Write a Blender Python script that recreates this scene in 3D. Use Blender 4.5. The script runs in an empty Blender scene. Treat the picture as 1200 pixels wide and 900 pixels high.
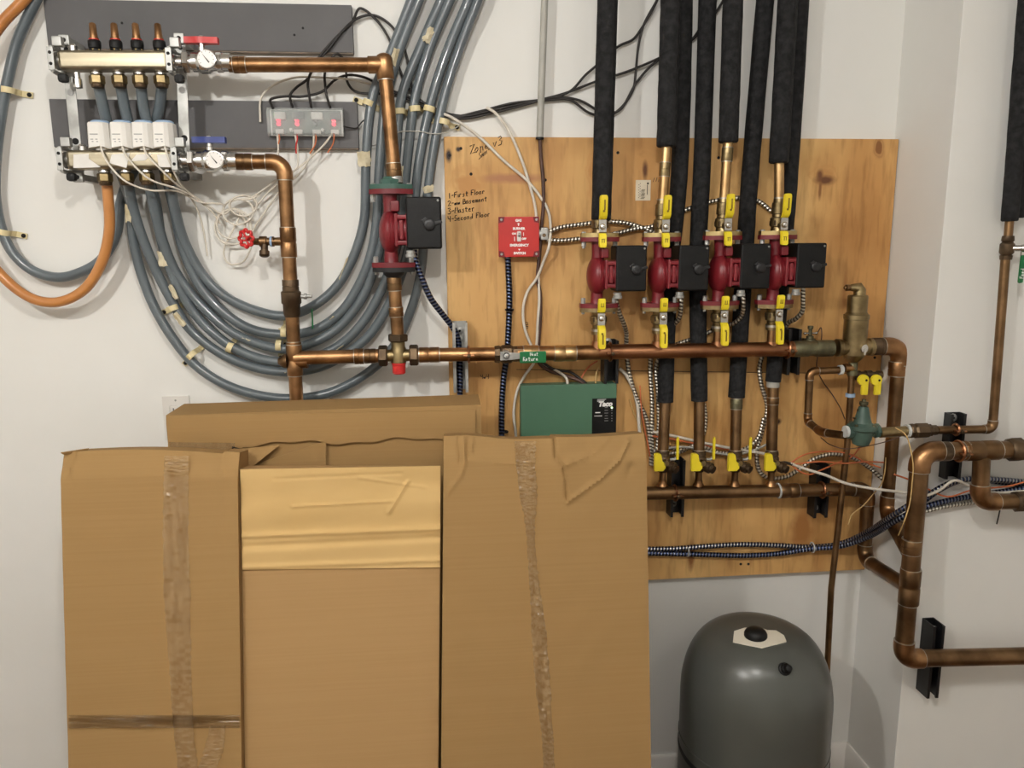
import bpy, bmesh, math, random
from mathutils import Vector, Matrix
random.seed(7)
PI = math.pi
K = 1.2            # all lengths below are in units of 1.2 m; everything is scaled by K when it is built
SC = bpy.context.scene
COL = SC.collection

# ------------------------------------------------------------------ camera
FPX = 900.0
CAM = Vector((0, -1.65, 1.30))
def cam_axes():
    p, y, r = math.radians(10.3), math.radians(5.37), math.radians(-0.43)
    F = Vector((math.sin(y)*math.cos(p), math.cos(y)*math.cos(p), -math.sin(p)))
    R0 = Vector((math.cos(y), -math.sin(y), 0)); U0 = R0.cross(F)
    c, s = math.cos(r), math.sin(r)
    return c*R0 + s*U0, -s*R0 + c*U0, F
CR, CU, CF = cam_axes()
cd = bpy.data.cameras.new('camera'); cam = bpy.data.objects.new('camera', cd); COL.objects.link(cam)
cd.sensor_fit = 'HORIZONTAL'; cd.sensor_width = 36.0; cd.lens = 36.0*FPX/1200.0; cd.clip_start = 0.01
m = Matrix((CR, CU, -CF)).transposed().to_4x4(); m.translation = CAM*K
cam.matrix_world = m
SC.camera = cam

# ------------------------------------------------------------------ world, lamps, exposure
w = bpy.data.worlds.new('world'); SC.world = w; w.use_nodes = True
w.node_tree.nodes['Background'].inputs[0].default_value = (0.9, 0.88, 0.85, 1)
w.node_tree.nodes['Background'].inputs[1].default_value = 0.02
SC.view_settings.view_transform = 'Standard'
SC.view_settings.look = 'None'
SC.view_settings.exposure = 0.0
SC.view_settings.gamma = 1.0
SC.view_settings.use_curve_mapping = False
CEIL = 2.04
LAMPS = [(-0.85, -1.62, 54.0), (0.80, -1.80, 7.0), (0.05, -1.55, 36.0)]   # x, y, watts of the ceiling lamps
LAMP_COL = (1.0, 0.978, 0.935)

# ------------------------------------------------------------------ helpers
def P(x, y, d):
    """the world point seen at pixel x, y at d in front of the long wall"""
    v = (x-600)*CR - (y-450)*CU + FPX*CF
    t = (-d - CAM.y)/v.y
    return CAM + v*t
def PPl(x, y, p0, n):
    v = (x-600)*CR - (y-450)*CU + FPX*CF
    t = (p0-CAM).dot(n)/v.dot(n)
    return CAM + v*t
def lin(c):
    return tuple(((v/255.0)/12.92 if v <= 10 else (((v/255.0)+0.055)/1.055)**2.4) for v in c)

MATS = {}
def mat(name, c, rough=0.5, metal=0.0, c2=None, scale=20.0, stretch=(1, 1, 1), bump=0.0, bscale=None, trans=0.0, emit=0.0, alpha=1.0, spec=0.5, detail=4.0, lo=0.35, hi=0.65, coat=0.0):
    mt = bpy.data.materials.new(name); mt.use_nodes = True
    nt = mt.node_tree; b = nt.nodes['Principled BSDF']; L = nt.links.new
    col = lin(c)
    b.inputs['Base Color'].default_value = (*col, 1)
    b.inputs['Roughness'].default_value = rough
    b.inputs['Metallic'].default_value = metal
    b.inputs['Specular IOR Level'].default_value = spec
    b.inputs['Transmission Weight'].default_value = trans
    b.inputs['Alpha'].default_value = alpha
    b.inputs['Coat Weight'].default_value = coat
    if emit:
        b.inputs['Emission Color'].default_value = (*col, 1); b.inputs['Emission Strength'].default_value = emit
    if c2 is not None or bump:
        tc = nt.nodes.new('ShaderNodeTexCoord'); mp = nt.nodes.new('ShaderNodeMapping'); mp.inputs['Scale'].default_value = stretch
        L(tc.outputs['Object'], mp.inputs['Vector'])
    if c2 is not None:
        n = nt.nodes.new('ShaderNodeTexNoise'); n.inputs['Scale'].default_value = scale; n.inputs['Detail'].default_value = detail
        L(mp.outputs[0], n.inputs['Vector'])
        r = nt.nodes.new('ShaderNodeValToRGB'); e = r.color_ramp.elements
        e[0].position = lo; e[1].position = hi
        e[0].color = (*lin(c2), 1); e[1].color = (*col, 1)
        L(n.outputs['Fac'], r.inputs[0]); L(r.outputs[0], b.inputs['Base Color'])
    if bump:
        n2 = nt.nodes.new('ShaderNodeTexNoise'); n2.inputs['Scale'].default_value = bscale or scale; n2.inputs['Detail'].default_value = 5
        L(mp.outputs[0], n2.inputs['Vector'])
        bp = nt.nodes.new('ShaderNodeBump'); bp.inputs['Strength'].default_value = bump; bp.inputs['Distance'].default_value = 0.004
        L(n2.outputs['Fac'], bp.inputs['Height']); L(bp.outputs[0], b.inputs['Normal'])
    MATS[name] = mt
    return mt
def conduit_mat(name, stops, pitch=0.0075, rough=0.35, metal=0.9):
    """spiral wound metal jacket: bands across the tube, from the tube's own length coordinate"""
    mt = bpy.data.materials.new(name); mt.use_nodes = True
    nt = mt.node_tree; b = nt.nodes['Principled BSDF']; L = nt.links.new
    uv = nt.nodes.new('ShaderNodeUVMap'); sp = nt.nodes.new('ShaderNodeSeparateXYZ'); L(uv.outputs[0], sp.inputs[0])
    ad = nt.nodes.new('ShaderNodeMath'); ad.operation = 'MULTIPLY_ADD'; ad.inputs[1].default_value = pitch; L(sp.outputs[1], ad.inputs[0]); L(sp.outputs[0], ad.inputs[2])
    mu = nt.nodes.new('ShaderNodeMath'); mu.operation = 'MULTIPLY'; mu.inputs[1].default_value = 1.0/pitch; L(ad.outputs[0], mu.inputs[0])
    fr = nt.nodes.new('ShaderNodeMath'); fr.operation = 'FRACT'; L(mu.outputs[0], fr.inputs[0])
    r = nt.nodes.new('ShaderNodeValToRGB'); L(fr.outputs[0], r.inputs[0])
    e = r.color_ramp.elements
    while len(e) < len(stops): e.new(0.5)
    for el, (p, c) in zip(e, stops): el.position = p; el.color = (*lin(c), 1)
    L(r.outputs[0], b.inputs['Base Color'])
    b.inputs['Metallic'].default_value = metal; b.inputs['Roughness'].default_value = rough
    pg = nt.nodes.new('ShaderNodeMath'); pg.operation = 'PINGPONG'; pg.inputs[1].default_value = 0.5; L(fr.outputs[0], pg.inputs[0])
    bp = nt.nodes.new('ShaderNodeBump'); bp.inputs['Strength'].default_value = 0.6; bp.inputs['Distance'].default_value = 0.004
    L(pg.outputs[0], bp.inputs['Height']); L(bp.outputs[0], b.inputs['Normal'])
    MATS[name] = mt
    return mt

ORG = {}           # name -> unscaled world origin of an object
class MB:
    """collects shapes (in unscaled world space) into ONE mesh"""
    def __init__(s):
        s.boxed = False; s.bm = bmesh.new(); s.uv = s.bm.loops.layers.uv.new('UVMap'); s.soft = True
    def _rings(s, rings, closed=False, caps=True, lens=None):
        bm = s.bm; V = [[bm.verts.new(p) for p in r] for r in rings]; n = len(V[0])
        for i in range(len(V)-1 + (1 if closed else 0)):
            a, b = V[i], V[(i+1) % len(V)]
            for j in range(n):
                k = (j+1) % n
                try: f = bm.faces.new((a[j], a[k], b[k], b[j]))
                except ValueError: continue
                if lens:
                    u0, u1 = lens[i], lens[i+1]
                    for lp, (uu, vv) in zip(f.loops, ((u0, j/n), (u0, (j+1)/n), (u1, (j+1)/n), (u1, j/n))): lp[s.uv].uv = (uu, vv)
        if caps and not closed:
            bm.faces.new(V[0][::-1]); bm.faces.new(V[-1])
        return V
    def tube(s, pts, r, seg=12, caps=True, smooth=0, closed=False, radii=None):
        pts = [Vector(p) for p in pts]
        if smooth: pts = catmull(pts, smooth, closed)
        n = len(pts)
        T = []
        for i in range(n):
            if closed: t = pts[(i+1) % n]-pts[i-1]
            else: t = pts[min(i+1, n-1)]-pts[max(i-1, 0)]
            T.append(t.normalized())
        ref = Vector((0, -1, 0)) if abs(T[0].y) < 0.9 else Vector((0, 0, 1))
        u = (ref-T[0]*ref.dot(T[0])).normalized(); rings = []; lens = [0.0]
        for i in range(n):
            u = (u-T[i]*u.dot(T[i])).normalized(); v = T[i].cross(u)
            rr = radii[i] if radii else r
            if 0 < i < n-1 and not smooth:
                c = max(0.5, math.cos(0.5*(pts[i]-pts[i-1]).angle(pts[i+1]-pts[i], 0))); 
            rings.append([pts[i]+(u*math.cos(2*PI*k/seg)+v*math.sin(2*PI*k/seg))*rr for k in range(seg)])
            if i: lens.append(lens[-1]+(pts[i]-pts[i-1]).length)
        s._rings(rings, closed, caps, None if closed else lens)
        return s
    def cyl(s, a, b, r, r2=None, seg=20, rot=0.0):
        a, b = Vector(a), Vector(b); return s.lathe(a, b-a, [(0, r), ((b-a).length, r if r2 is None else r2)], seg, rot)
    def lathe(s, o, d, prof, seg=24, rot=0.0, sx=1.0):
        o, d = Vector(o), Vector(d).normalized()
        ref = Vector((0, -1, 0)) if abs(d.y) < 0.9 else Vector((0, 0, 1))
        u = (ref-d*ref.dot(d)).normalized(); v = d.cross(u)
        rings = [[o+d*t+(u*math.cos(2*PI*k/seg+rot)+v*sx*math.sin(2*PI*k/seg+rot))*max(r, 1e-5) for k in range(seg)] for t, r in prof]
        s._rings(rings); return s
    def box(s, c, size, bev=0.0, ax=None, seg=2):
        c = Vector(c); X, Y, Z = ax or (Vector((1, 0, 0)), Vector((0, 1, 0)), Vector((0, 0, 1)))
        hx, hy, hz = [q/2 for q in size]
        vs = [s.bm.verts.new(c+X*(hx*i)+Y*(hy*j)+Z*(hz*k)) for i in (-1, 1) for j in (-1, 1) for k in (-1, 1)]
        fs = [s.bm.faces.new([vs[q] for q in f]) for f in ((0, 1, 3, 2), (4, 6, 7, 5), (0, 4, 5, 1), (2, 3, 7, 6), (0, 2, 6, 4), (1, 5, 7, 3))]
        if bev:
            s.boxed = True
            ed = list({e for f in fs for e in f.edges})
            bmesh.ops.bevel(s.bm, geom=ed, offset=bev, segments=seg, profile=0.5, affect='EDGES')
        return s
    def prism(s, pts, ex):
        """polygon (world points) extruded by vector ex"""
        ex = Vector(ex); a = [s.bm.verts.new(Vector(p)) for p in pts]; b = [s.bm.verts.new(Vector(p)+ex) for p in pts]
        n = len(pts); s.bm.faces.new(a[::-1]); s.bm.faces.new(b)
        for i in range(n): s.bm.faces.new((a[i], a[(i+1) % n], b[(i+1) % n], b[i]))
        return s
    def ball(s, c, rx, ry=None, rz=None, seg=24, rings=14):
        c = Vector(c); ry = ry or rx; rz = rz or rx
        R = [[c+Vector((rx*math.sin(t)*math.cos(2*PI*k/seg), ry*math.sin(t)*math.sin(2*PI*k/seg), rz*math.cos(t))) for k in range(seg)]
             for t in [max(0.02, min(PI-0.02, PI*i/rings)) for i in range(rings+1)]]
        s._rings(R); return s
    def torus(s, c, ax, R, r, seg=28, sec=8, a0=0.0, a1=2*PI):
        c, ax = Vector(c), Vector(ax).normalized()
        ref = Vector((0, -1, 0)) if abs(ax.y) < 0.9 else Vector((0, 0, 1))
        u = (ref-ax*ref.dot(ax)).normalized(); v = ax.cross(u)
        full = abs(a1-a0-2*PI) < 1e-6
        n = seg if full else seg+1
        s.tube([c+(u*math.cos(a0+(a1-a0)*i/seg)+v*math.sin(a0+(a1-a0)*i/seg))*R for i in range(n)], r, sec, closed=full)
        return s
    def loft(s, A):
        s._rings(A); return s
    def build(s, name, material, parent=None, sharp=0.7, org=None):
        bm = s.bm
        bmesh.ops.recalc_face_normals(bm, faces=bm.faces[:])
        if parent is not None: o0 = ORG[parent.name]
        else: o0 = Vector(org) if org is not None else bm.verts[:][0].co.copy()
        for v in bm.verts: v.co = (v.co-o0)*K
        for f in bm.faces: f.smooth = True
        me = bpy.data.meshes.new(name); bm.to_mesh(me); bm.free()
        if not any(True for l in me.uv_layers): pass
        try: me.set_sharp_from_angle(angle=sharp)
        except Exception: pass
        o = bpy.data.objects.new(name, me); COL.objects.link(o)
        if material is not None: me.materials.append(material)
        if s.boxed:
            wn_ = o.modifiers.new('flat_faces', 'WEIGHTED_NORMAL'); wn_.keep_sharp = True
        ORG[o.name] = o0
        if parent is not None: o.parent = parent
        else: o.location = o0*K
        return o
def catmull(pts, n, closed=False):
    out = []; N = len(pts)
    for i in range(N if closed else N-1):
        if closed: p0, p1, p2, p3 = pts[i-1], pts[i], pts[(i+1) % N], pts[(i+2) % N]
        else: p0, p1, p2, p3 = pts[max(i-1, 0)], pts[i], pts[i+1], pts[min(i+2, N-1)]
        # centripetal
        d1 = max((p1-p0).length, 1e-6)**0.5; d2 = max((p2-p1).length, 1e-6)**0.5; d3 = max((p3-p2).length, 1e-6)**0.5
        if (p1-p0).length < 1e-9: m1 = (p2-p1)
        else: m1 = ((p1-p0)/d1-(p2-p0)/(d1+d2)+(p2-p1)/d2)*d2
        if (p3-p2).length < 1e-9: m2 = (p2-p1)
        else: m2 = ((p2-p1)/d2-(p3-p1)/(d2+d3)+(p3-p2)/d3)*d2
        for k in range(n):
            t = k/n; t2, t3 = t*t, t*t*t
            out.append(p1*(2*t3-3*t2+1)+m1*(t3-2*t2+t)+p2*(-2*t3+3*t2)+m2*(t3-t2))
    if not closed: out.append(pts[-1])
    return out
def tag(o, label, cat, group=None):
    o['label'] = label; o['category'] = cat
    if group: o['group'] = group
    return o
def thing(name, label, cat, loc, group=None):
    o = bpy.data.objects.new(name, None); COL.objects.link(o); o.empty_display_size = 0.03
    loc = Vector(loc); o.location = loc*K; ORG[o.name] = loc
    return tag(o, label, cat, group)
def part(mb, name, material, parent, label=None, sharp=0.7):
    o = mb.build(name, material, parent, sharp)
    if label: o['label'] = label
    return o
def struct(mb, name, material):
    o = mb.build(name, material, None, org=(0, 0, 0)); o['kind'] = 'structure'; return o
def dup(root, loc, label, group=None):
    r = root.copy(); COL.objects.link(r); r.location = Vector(loc)*K; ORG[r.name] = Vector(loc)
    r['label'] = label
    if group: r['group'] = group
    for ch in list(root.children):
        c = ch.copy(); COL.objects.link(c); c.parent = r; ORG[c.name] = Vector(loc)
        for g in list(ch.children):
            d = g.copy(); COL.objects.link(d); d.parent = c; ORG[d.name] = Vector(loc)
    return r
def text_mb(body, origin, X, Z, size, shear=0.0, bold=0.0, align='CENTER', depth=0.0006):
    """raised lettering: built-in font laid on the plane spanned by X (reading direction) and Z (up)"""
    cu = bpy.data.curves.new('lettering', 'FONT'); cu.body = body; cu.size = size; cu.align_x = align; cu.align_y = 'CENTER'
    cu.shear = shear; cu.offset = bold; cu.extrude = depth; cu.resolution_u = 3
    ob = bpy.data.objects.new('lettering', cu); COL.objects.link(ob)
    dg = bpy.context.evaluated_depsgraph_get()
    me = bpy.data.meshes.new_from_object(ob.evaluated_get(dg))
    bpy.data.objects.remove(ob); bpy.data.curves.remove(cu)
    mb = MB(); mb.bm.from_mesh(me); bpy.data.meshes.remove(me)
    X, Z = Vector(X).normalized(), Vector(Z).normalized(); N = X.cross(Z); origin = Vector(origin)
    for v in mb.bm.verts: v.co = origin+X*v.co.x+Z*v.co.y+N*v.co.z
    mb.uv = mb.bm.loops.layers.uv.verify()
    return mb
STROKES = {'1': [[(.3, 1), (.3, 0)]], '2': [[(0, .8), (.25, 1), (.5, .8), (.4, .5), (0, 0), (.55, .05)]], '3': [[(0, .95), (.4, 1), (.45, .75), (.15, .55), (.5, .4), (.4, .05), (0, 0)]],
 '4': [[(.05, 1), (.05, .5), (.5, .5)], [(.5, 1), (.45, 0)]], '-': [[(.1, .45), (.5, .5)]], 'F': [[(.05, 0), (.1, 1), (.6, 1)], [(.08, .55), (.45, .55)]], 'i': [[(.15, .55), (.15, 0)]],
 'r': [[(.05, .55), (.08, 0)], [(.08, .4), (.25, .55), (.4, .5)]], 's': [[(.4, .55), (.1, .45), (.35, .25), (.3, .02), (.02, .02)]], 't': [[(.2, .9), (.2, .05), (.4, 0)], [(0, .6), (.45, .62)]],
 'l': [[(.15, 1), (.15, 0)]], 'o': [[(.2, .55), (0, .3), (.15, 0), (.4, .2), (.35, .5), (.2, .55)]], 'B': [[(.05, 0), (.08, 1), (.45, .9), (.45, .65), (.1, .55), (.55, .4), (.5, .1), (.05, 0)]],
 'a': [[(.4, .55), (.05, .4), (.05, .05), (.3, .05), (.4, .5), (.45, 0)]], 'e': [[(.02, .3), (.4, .35), (.3, .55), (.05, .4), (.05, .1), (.4, .05)]], 'm': [[(0, 0), (.05, .55), (.2, .5), (.22, 0)], [(.22, .4), (.4, .55), (.45, 0)]],
 'n': [[(.05, 0), (.05, .55)], [(.05, .4), (.3, .55), (.38, 0)]], 'M': [[(0, 0), (.1, 1), (.3, .4), (.5, 1), (.6, 0)]], 'c': [[(.4, .5), (.1, .5), (.05, .1), (.4, .05)]], 'd': [[(.35, .4), (.05, .35), (.1, 0), (.38, .15), (.42, 1), (.42, 0)]],
 'S': [[(.5, .95), (.15, .95), (.1, .6), (.45, .45), (.4, .05), (0, .05)]], 'Z': [[(0, .95), (.55, 1), (0, 0), (.6, .05)]], 'v': [[(0, .55), (.2, 0), (.4, .55)]], 'H': [[(.05, 1), (.05, 0)], [(.05, .5), (.5, .5)], [(.5, 1), (.5, 0)]], 'R': [[(.05, 0), (.08, 1), (.45, .85), (.1, .5), (.5, 0)]], 'u': [[(.05, .55), (.1, .05), (.35, .05), (.4, .55), (.42, 0)]], '#': [[(0, .3), (.55, .35)], [(0, .15), (.55, .2)], [(.05, .45), (.5, .05)], [(.1, .05), (.5, .5)]]}
def hand(mb, s, o, X, Z, h, r):
    """handwriting in pen strokes"""
    o = Vector(o); x = 0.0
    for ch in s:
        if ch == ' ': x += .45*h; continue
        for st in STROKES.get(ch, []):
            pts = [o+X*(x+px*h+random.uniform(-.04, .04)*h)+Z*(py*h+random.uniform(-.05, .05)*h) for px, py in st]
            mb.tube(pts, r, 5)
        x += (.62 if ch != 'i' and ch != 'l' else .38)*h
    return mb
XA, YA, ZA = Vector((1, 0, 0)), Vector((0, 1, 0)), Vector((0, 0, 1))
FRONT = Vector((0, -1, 0))

# ------------------------------------------------------------------ materials
M = {}
M['wall'] = mat('wall_paint', (234, 233, 229), 0.75, c2=(229, 228, 223), scale=3, bump=0.05, bscale=60)
M['ceiling'] = mat('ceiling_paint', (235, 233, 230), 0.8, c2=(230, 228, 224), scale=4)
M['floor'] = mat('wood_floor', (118, 88, 58), 0.5, c2=(94, 68, 42), scale=5, stretch=(1, 8, 1))
M['trim'] = mat('trim_paint', (236, 233, 228), 0.45, c2=(230, 226, 220), scale=5)
M['board'] = mat('grey_board', (98, 97, 98), 0.6, c2=(90, 89, 90), scale=5, spec=0.3)
M['cedge'] = mat('board_edge', (140, 124, 108), 0.7, c2=(110, 98, 86), scale=30)
M['copper'] = mat('aged_copper', (176, 134, 94), 0.38, 1.0, c2=(116, 86, 58), scale=16, bump=0.03)
M['copper_red'] = mat('bright_copper', (186, 134, 98), 0.33, 1.0, c2=(138, 96, 70), scale=10)
M['copper_dark'] = mat('tarnished_copper', (144, 114, 82), 0.42, 1.0, c2=(104, 80, 56), scale=14)
M['copper_pale'] = mat('pale_copper', (206, 172, 124), 0.38, 1.0, c2=(172, 136, 92), scale=12)
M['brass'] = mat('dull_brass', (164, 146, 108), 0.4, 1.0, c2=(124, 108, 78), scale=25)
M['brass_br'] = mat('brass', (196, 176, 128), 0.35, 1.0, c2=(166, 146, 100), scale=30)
M['bronze'] = mat('dark_bronze', (110, 92, 72), 0.5, 0.9, c2=(80, 66, 52), scale=30, bump=0.05)
M['verdigris'] = mat('greenish_bronze', (128, 124, 98), 0.5, 0.85, c2=(84, 80, 62), scale=25)
M['solder'] = mat('solder', (206, 200, 188), 0.4, 0.9, c2=(170, 160, 144), scale=40)
M['chrome'] = mat('nickel', (216, 214, 210), 0.25, 1.0, c2=(190, 188, 184), scale=10)
M['steel'] = mat('zinc_steel', (184, 184, 181), 0.5, 0.6, c2=(150, 150, 146), scale=22)
M['stainless'] = mat('brushed_stainless', (172, 162, 140), 0.42, 1.0, c2=(150, 141, 121), scale=10, stretch=(0.3, 1, 8))
M['black_metal'] = mat('black_paint', (30, 30, 32), 0.4, 0.1, c2=(22, 22, 24), scale=20)
M['black_plastic'] = mat('black_plastic', (15, 15, 16), 0.5, c2=(12, 12, 13), scale=30, bump=0.1, bscale=300, spec=0.3)
M['dark'] = mat('black_hole', (12, 11, 10), 0.8)
M['rubber'] = mat('black_rubber', (24, 24, 25), 0.7, c2=(17, 17, 18), scale=40, bump=0.5, bscale=160)
M['foam'] = mat('foam_insulation', (40, 40, 41), 0.85, c2=(22, 22, 23), scale=70, bump=0.9, bscale=90, spec=0.3)
M['pump_red'] = mat('red_enamel', (124, 30, 38), 0.38, 0.0, c2=(104, 24, 32), scale=12, bump=0.12, bscale=70)
M['red'] = mat('red_plastic', (200, 40, 38), 0.4, c2=(186, 34, 34), scale=12)
M['red_box'] = mat('red_box_paint', (194, 44, 40), 0.4, c2=(184, 40, 36), scale=6)
M['blue'] = mat('blue_plastic', (34, 54, 130), 0.4, c2=(28, 46, 116), scale=12)
M['yellow'] = mat('yellow_vinyl', (240, 218, 48), 0.4, c2=(230, 206, 40), scale=14)
M['yellow_print'] = mat('olive_print', (120, 96, 14), 0.6)
M['green_box'] = mat('green_enamel', (80, 118, 94), 0.45, c2=(74, 110, 88), scale=5)
M['green_tag'] = mat('green_vinyl', (20, 112, 62), 0.4, c2=(16, 98, 54), scale=12)
M['prv'] = mat('green_cast_iron', (76, 98, 88), 0.45, 0.1, c2=(54, 76, 68), scale=20, bump=0.2)
M['flange_green'] = mat('teal_flange', (58, 96, 84), 0.5, c2=(46, 80, 70), scale=20)
M['white_plastic'] = mat('white_plastic', (226, 223, 217), 0.45, c2=(220, 216, 210), scale=10)
M['white'] = mat('white_print', (245, 243, 240), 0.6)
M['grey_print'] = mat('grey_print', (150, 150, 148), 0.6)
M['pex'] = mat('grey_tubing', (98, 107, 112), 0.28, c2=(86, 95, 100), scale=9, coat=0.35)
M['pex_orange'] = mat('orange_tubing', (196, 134, 76), 0.32, c2=(182, 118, 62), scale=9, coat=0.2)
M['strap'] = mat('cream_plastic', (226, 212, 168), 0.5, c2=(214, 198, 150), scale=20)
M['tape'] = mat('old_masking_tape', (214, 204, 176), 0.6, c2=(186, 172, 138), scale=40, bump=0.5, bscale=80)
M['white_wire'] = mat('white_wire', (222, 216, 204), 0.5, c2=(208, 200, 186), scale=30)
M['black_wire'] = mat('black_wire', (38, 34, 32), 0.5, c2=(28, 24, 23), scale=30)
M['brown_wire'] = mat('brown_wire', (86, 58, 46), 0.5, c2=(64, 42, 34), scale=30)
M['orange_wire'] = mat('orange_wire', (206, 116, 70), 0.5, c2=(186, 98, 58), scale=30)
M['tan_wire'] = mat('tan_wire', (206, 174, 116), 0.5, c2=(190, 156, 100), scale=30)
M['conduit_grey'] = mat('grey_conduit', (176, 174, 166), 0.5, c2=(160, 158, 150), scale=15)
M['mc'] = conduit_mat('steel_spiral_jacket', [(0.0, (60, 56, 50)), (0.18, (214, 208, 196)), (0.6, (230, 226, 214)), (0.85, (90, 84, 76))])
M['mc_blue'] = conduit_mat('blue_spiral_jacket', [(0.0, (22, 24, 34)), (0.3, (50, 64, 104)), (0.6, (156, 162, 178)), (0.85, (30, 34, 50))])
M['mc_navy'] = conduit_mat('dark_blue_spiral_jacket', [(0.0, (16, 18, 26)), (0.3, (52, 62, 92)), (0.55, (120, 128, 142)), (0.8, (24, 28, 40))])
M['mc_mix'] = conduit_mat('two_tone_spiral_jacket', [(0.0, (34, 36, 46)), (0.25, (196, 194, 188)), (0.5, (92, 102, 132)), (0.8, (44, 50, 74))])
M['card'] = mat('cardboard', (154, 123, 80), 0.85, c2=(151, 120, 77), scale=7.0, stretch=(.4, 1, 30), bump=0.03, bscale=9, spec=0.2)
M['card_mid'] = mat('mid_cardboard', (168, 135, 92), 0.85, c2=(165, 132, 89), scale=7.0, stretch=(.4, 1, 30), bump=0.03, bscale=9, spec=0.2)
M['card_light'] = mat('light_cardboard', (202, 169, 114), 0.8, c2=(194, 161, 106), scale=4.0, stretch=(1, 1, 3), spec=0.25)
M['clear_tape'] = mat('clear_packing_tape', (192, 160, 116), 0.16, c2=(150, 118, 78), scale=14, stretch=(6, 1, 1.0), bump=0.5, bscale=24, alpha=0.46, coat=0.8)
M['tank'] = mat('grey_tank_enamel', (80, 82, 78), 0.3, c2=(75, 77, 73), scale=6)
M['cover'] = mat('clear_cover', (216, 220, 218), 0.2, c2=(190, 196, 194), scale=30, alpha=0.26, bump=0.2, bscale=60)
M['pcb'] = mat('circuit_board', (120, 132, 124), 0.6, c2=(88, 100, 94), scale=50)
M['led_red'] = mat('red_led', (255, 60, 84), 0.4, emit=2.2)
M['led_green'] = mat('green_led', (120, 255, 60), 0.4, emit=2.0)
M['led_white'] = mat('pale_green_led', (220, 255, 190), 0.4, emit=3.0)
M['lamp'] = mat('lamp_lens', (255, 236, 208), 0.4, emit=6.0)
M['dial'] = mat('dial_face', (232, 228, 224), 0.4)
M['label_white'] = mat('white_label', (228, 222, 206), 0.5, c2=(220, 212, 194), scale=12)
M['sticker'] = mat('paper_sticker', (224, 212, 190), 0.6, c2=(212, 198, 172), scale=30)
M['blue_tape'] = mat('blue_seal_tape', (150, 176, 206), 0.5)
M['white_tape'] = mat('white_seal_tape', (206, 208, 206), 0.5, c2=(180, 182, 180), scale=60)
M['ink'] = mat('marker_ink', (46, 34, 24), 0.6)
M['rim'] = mat('tank_rim', (30, 30, 32), 0.6)

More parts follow.
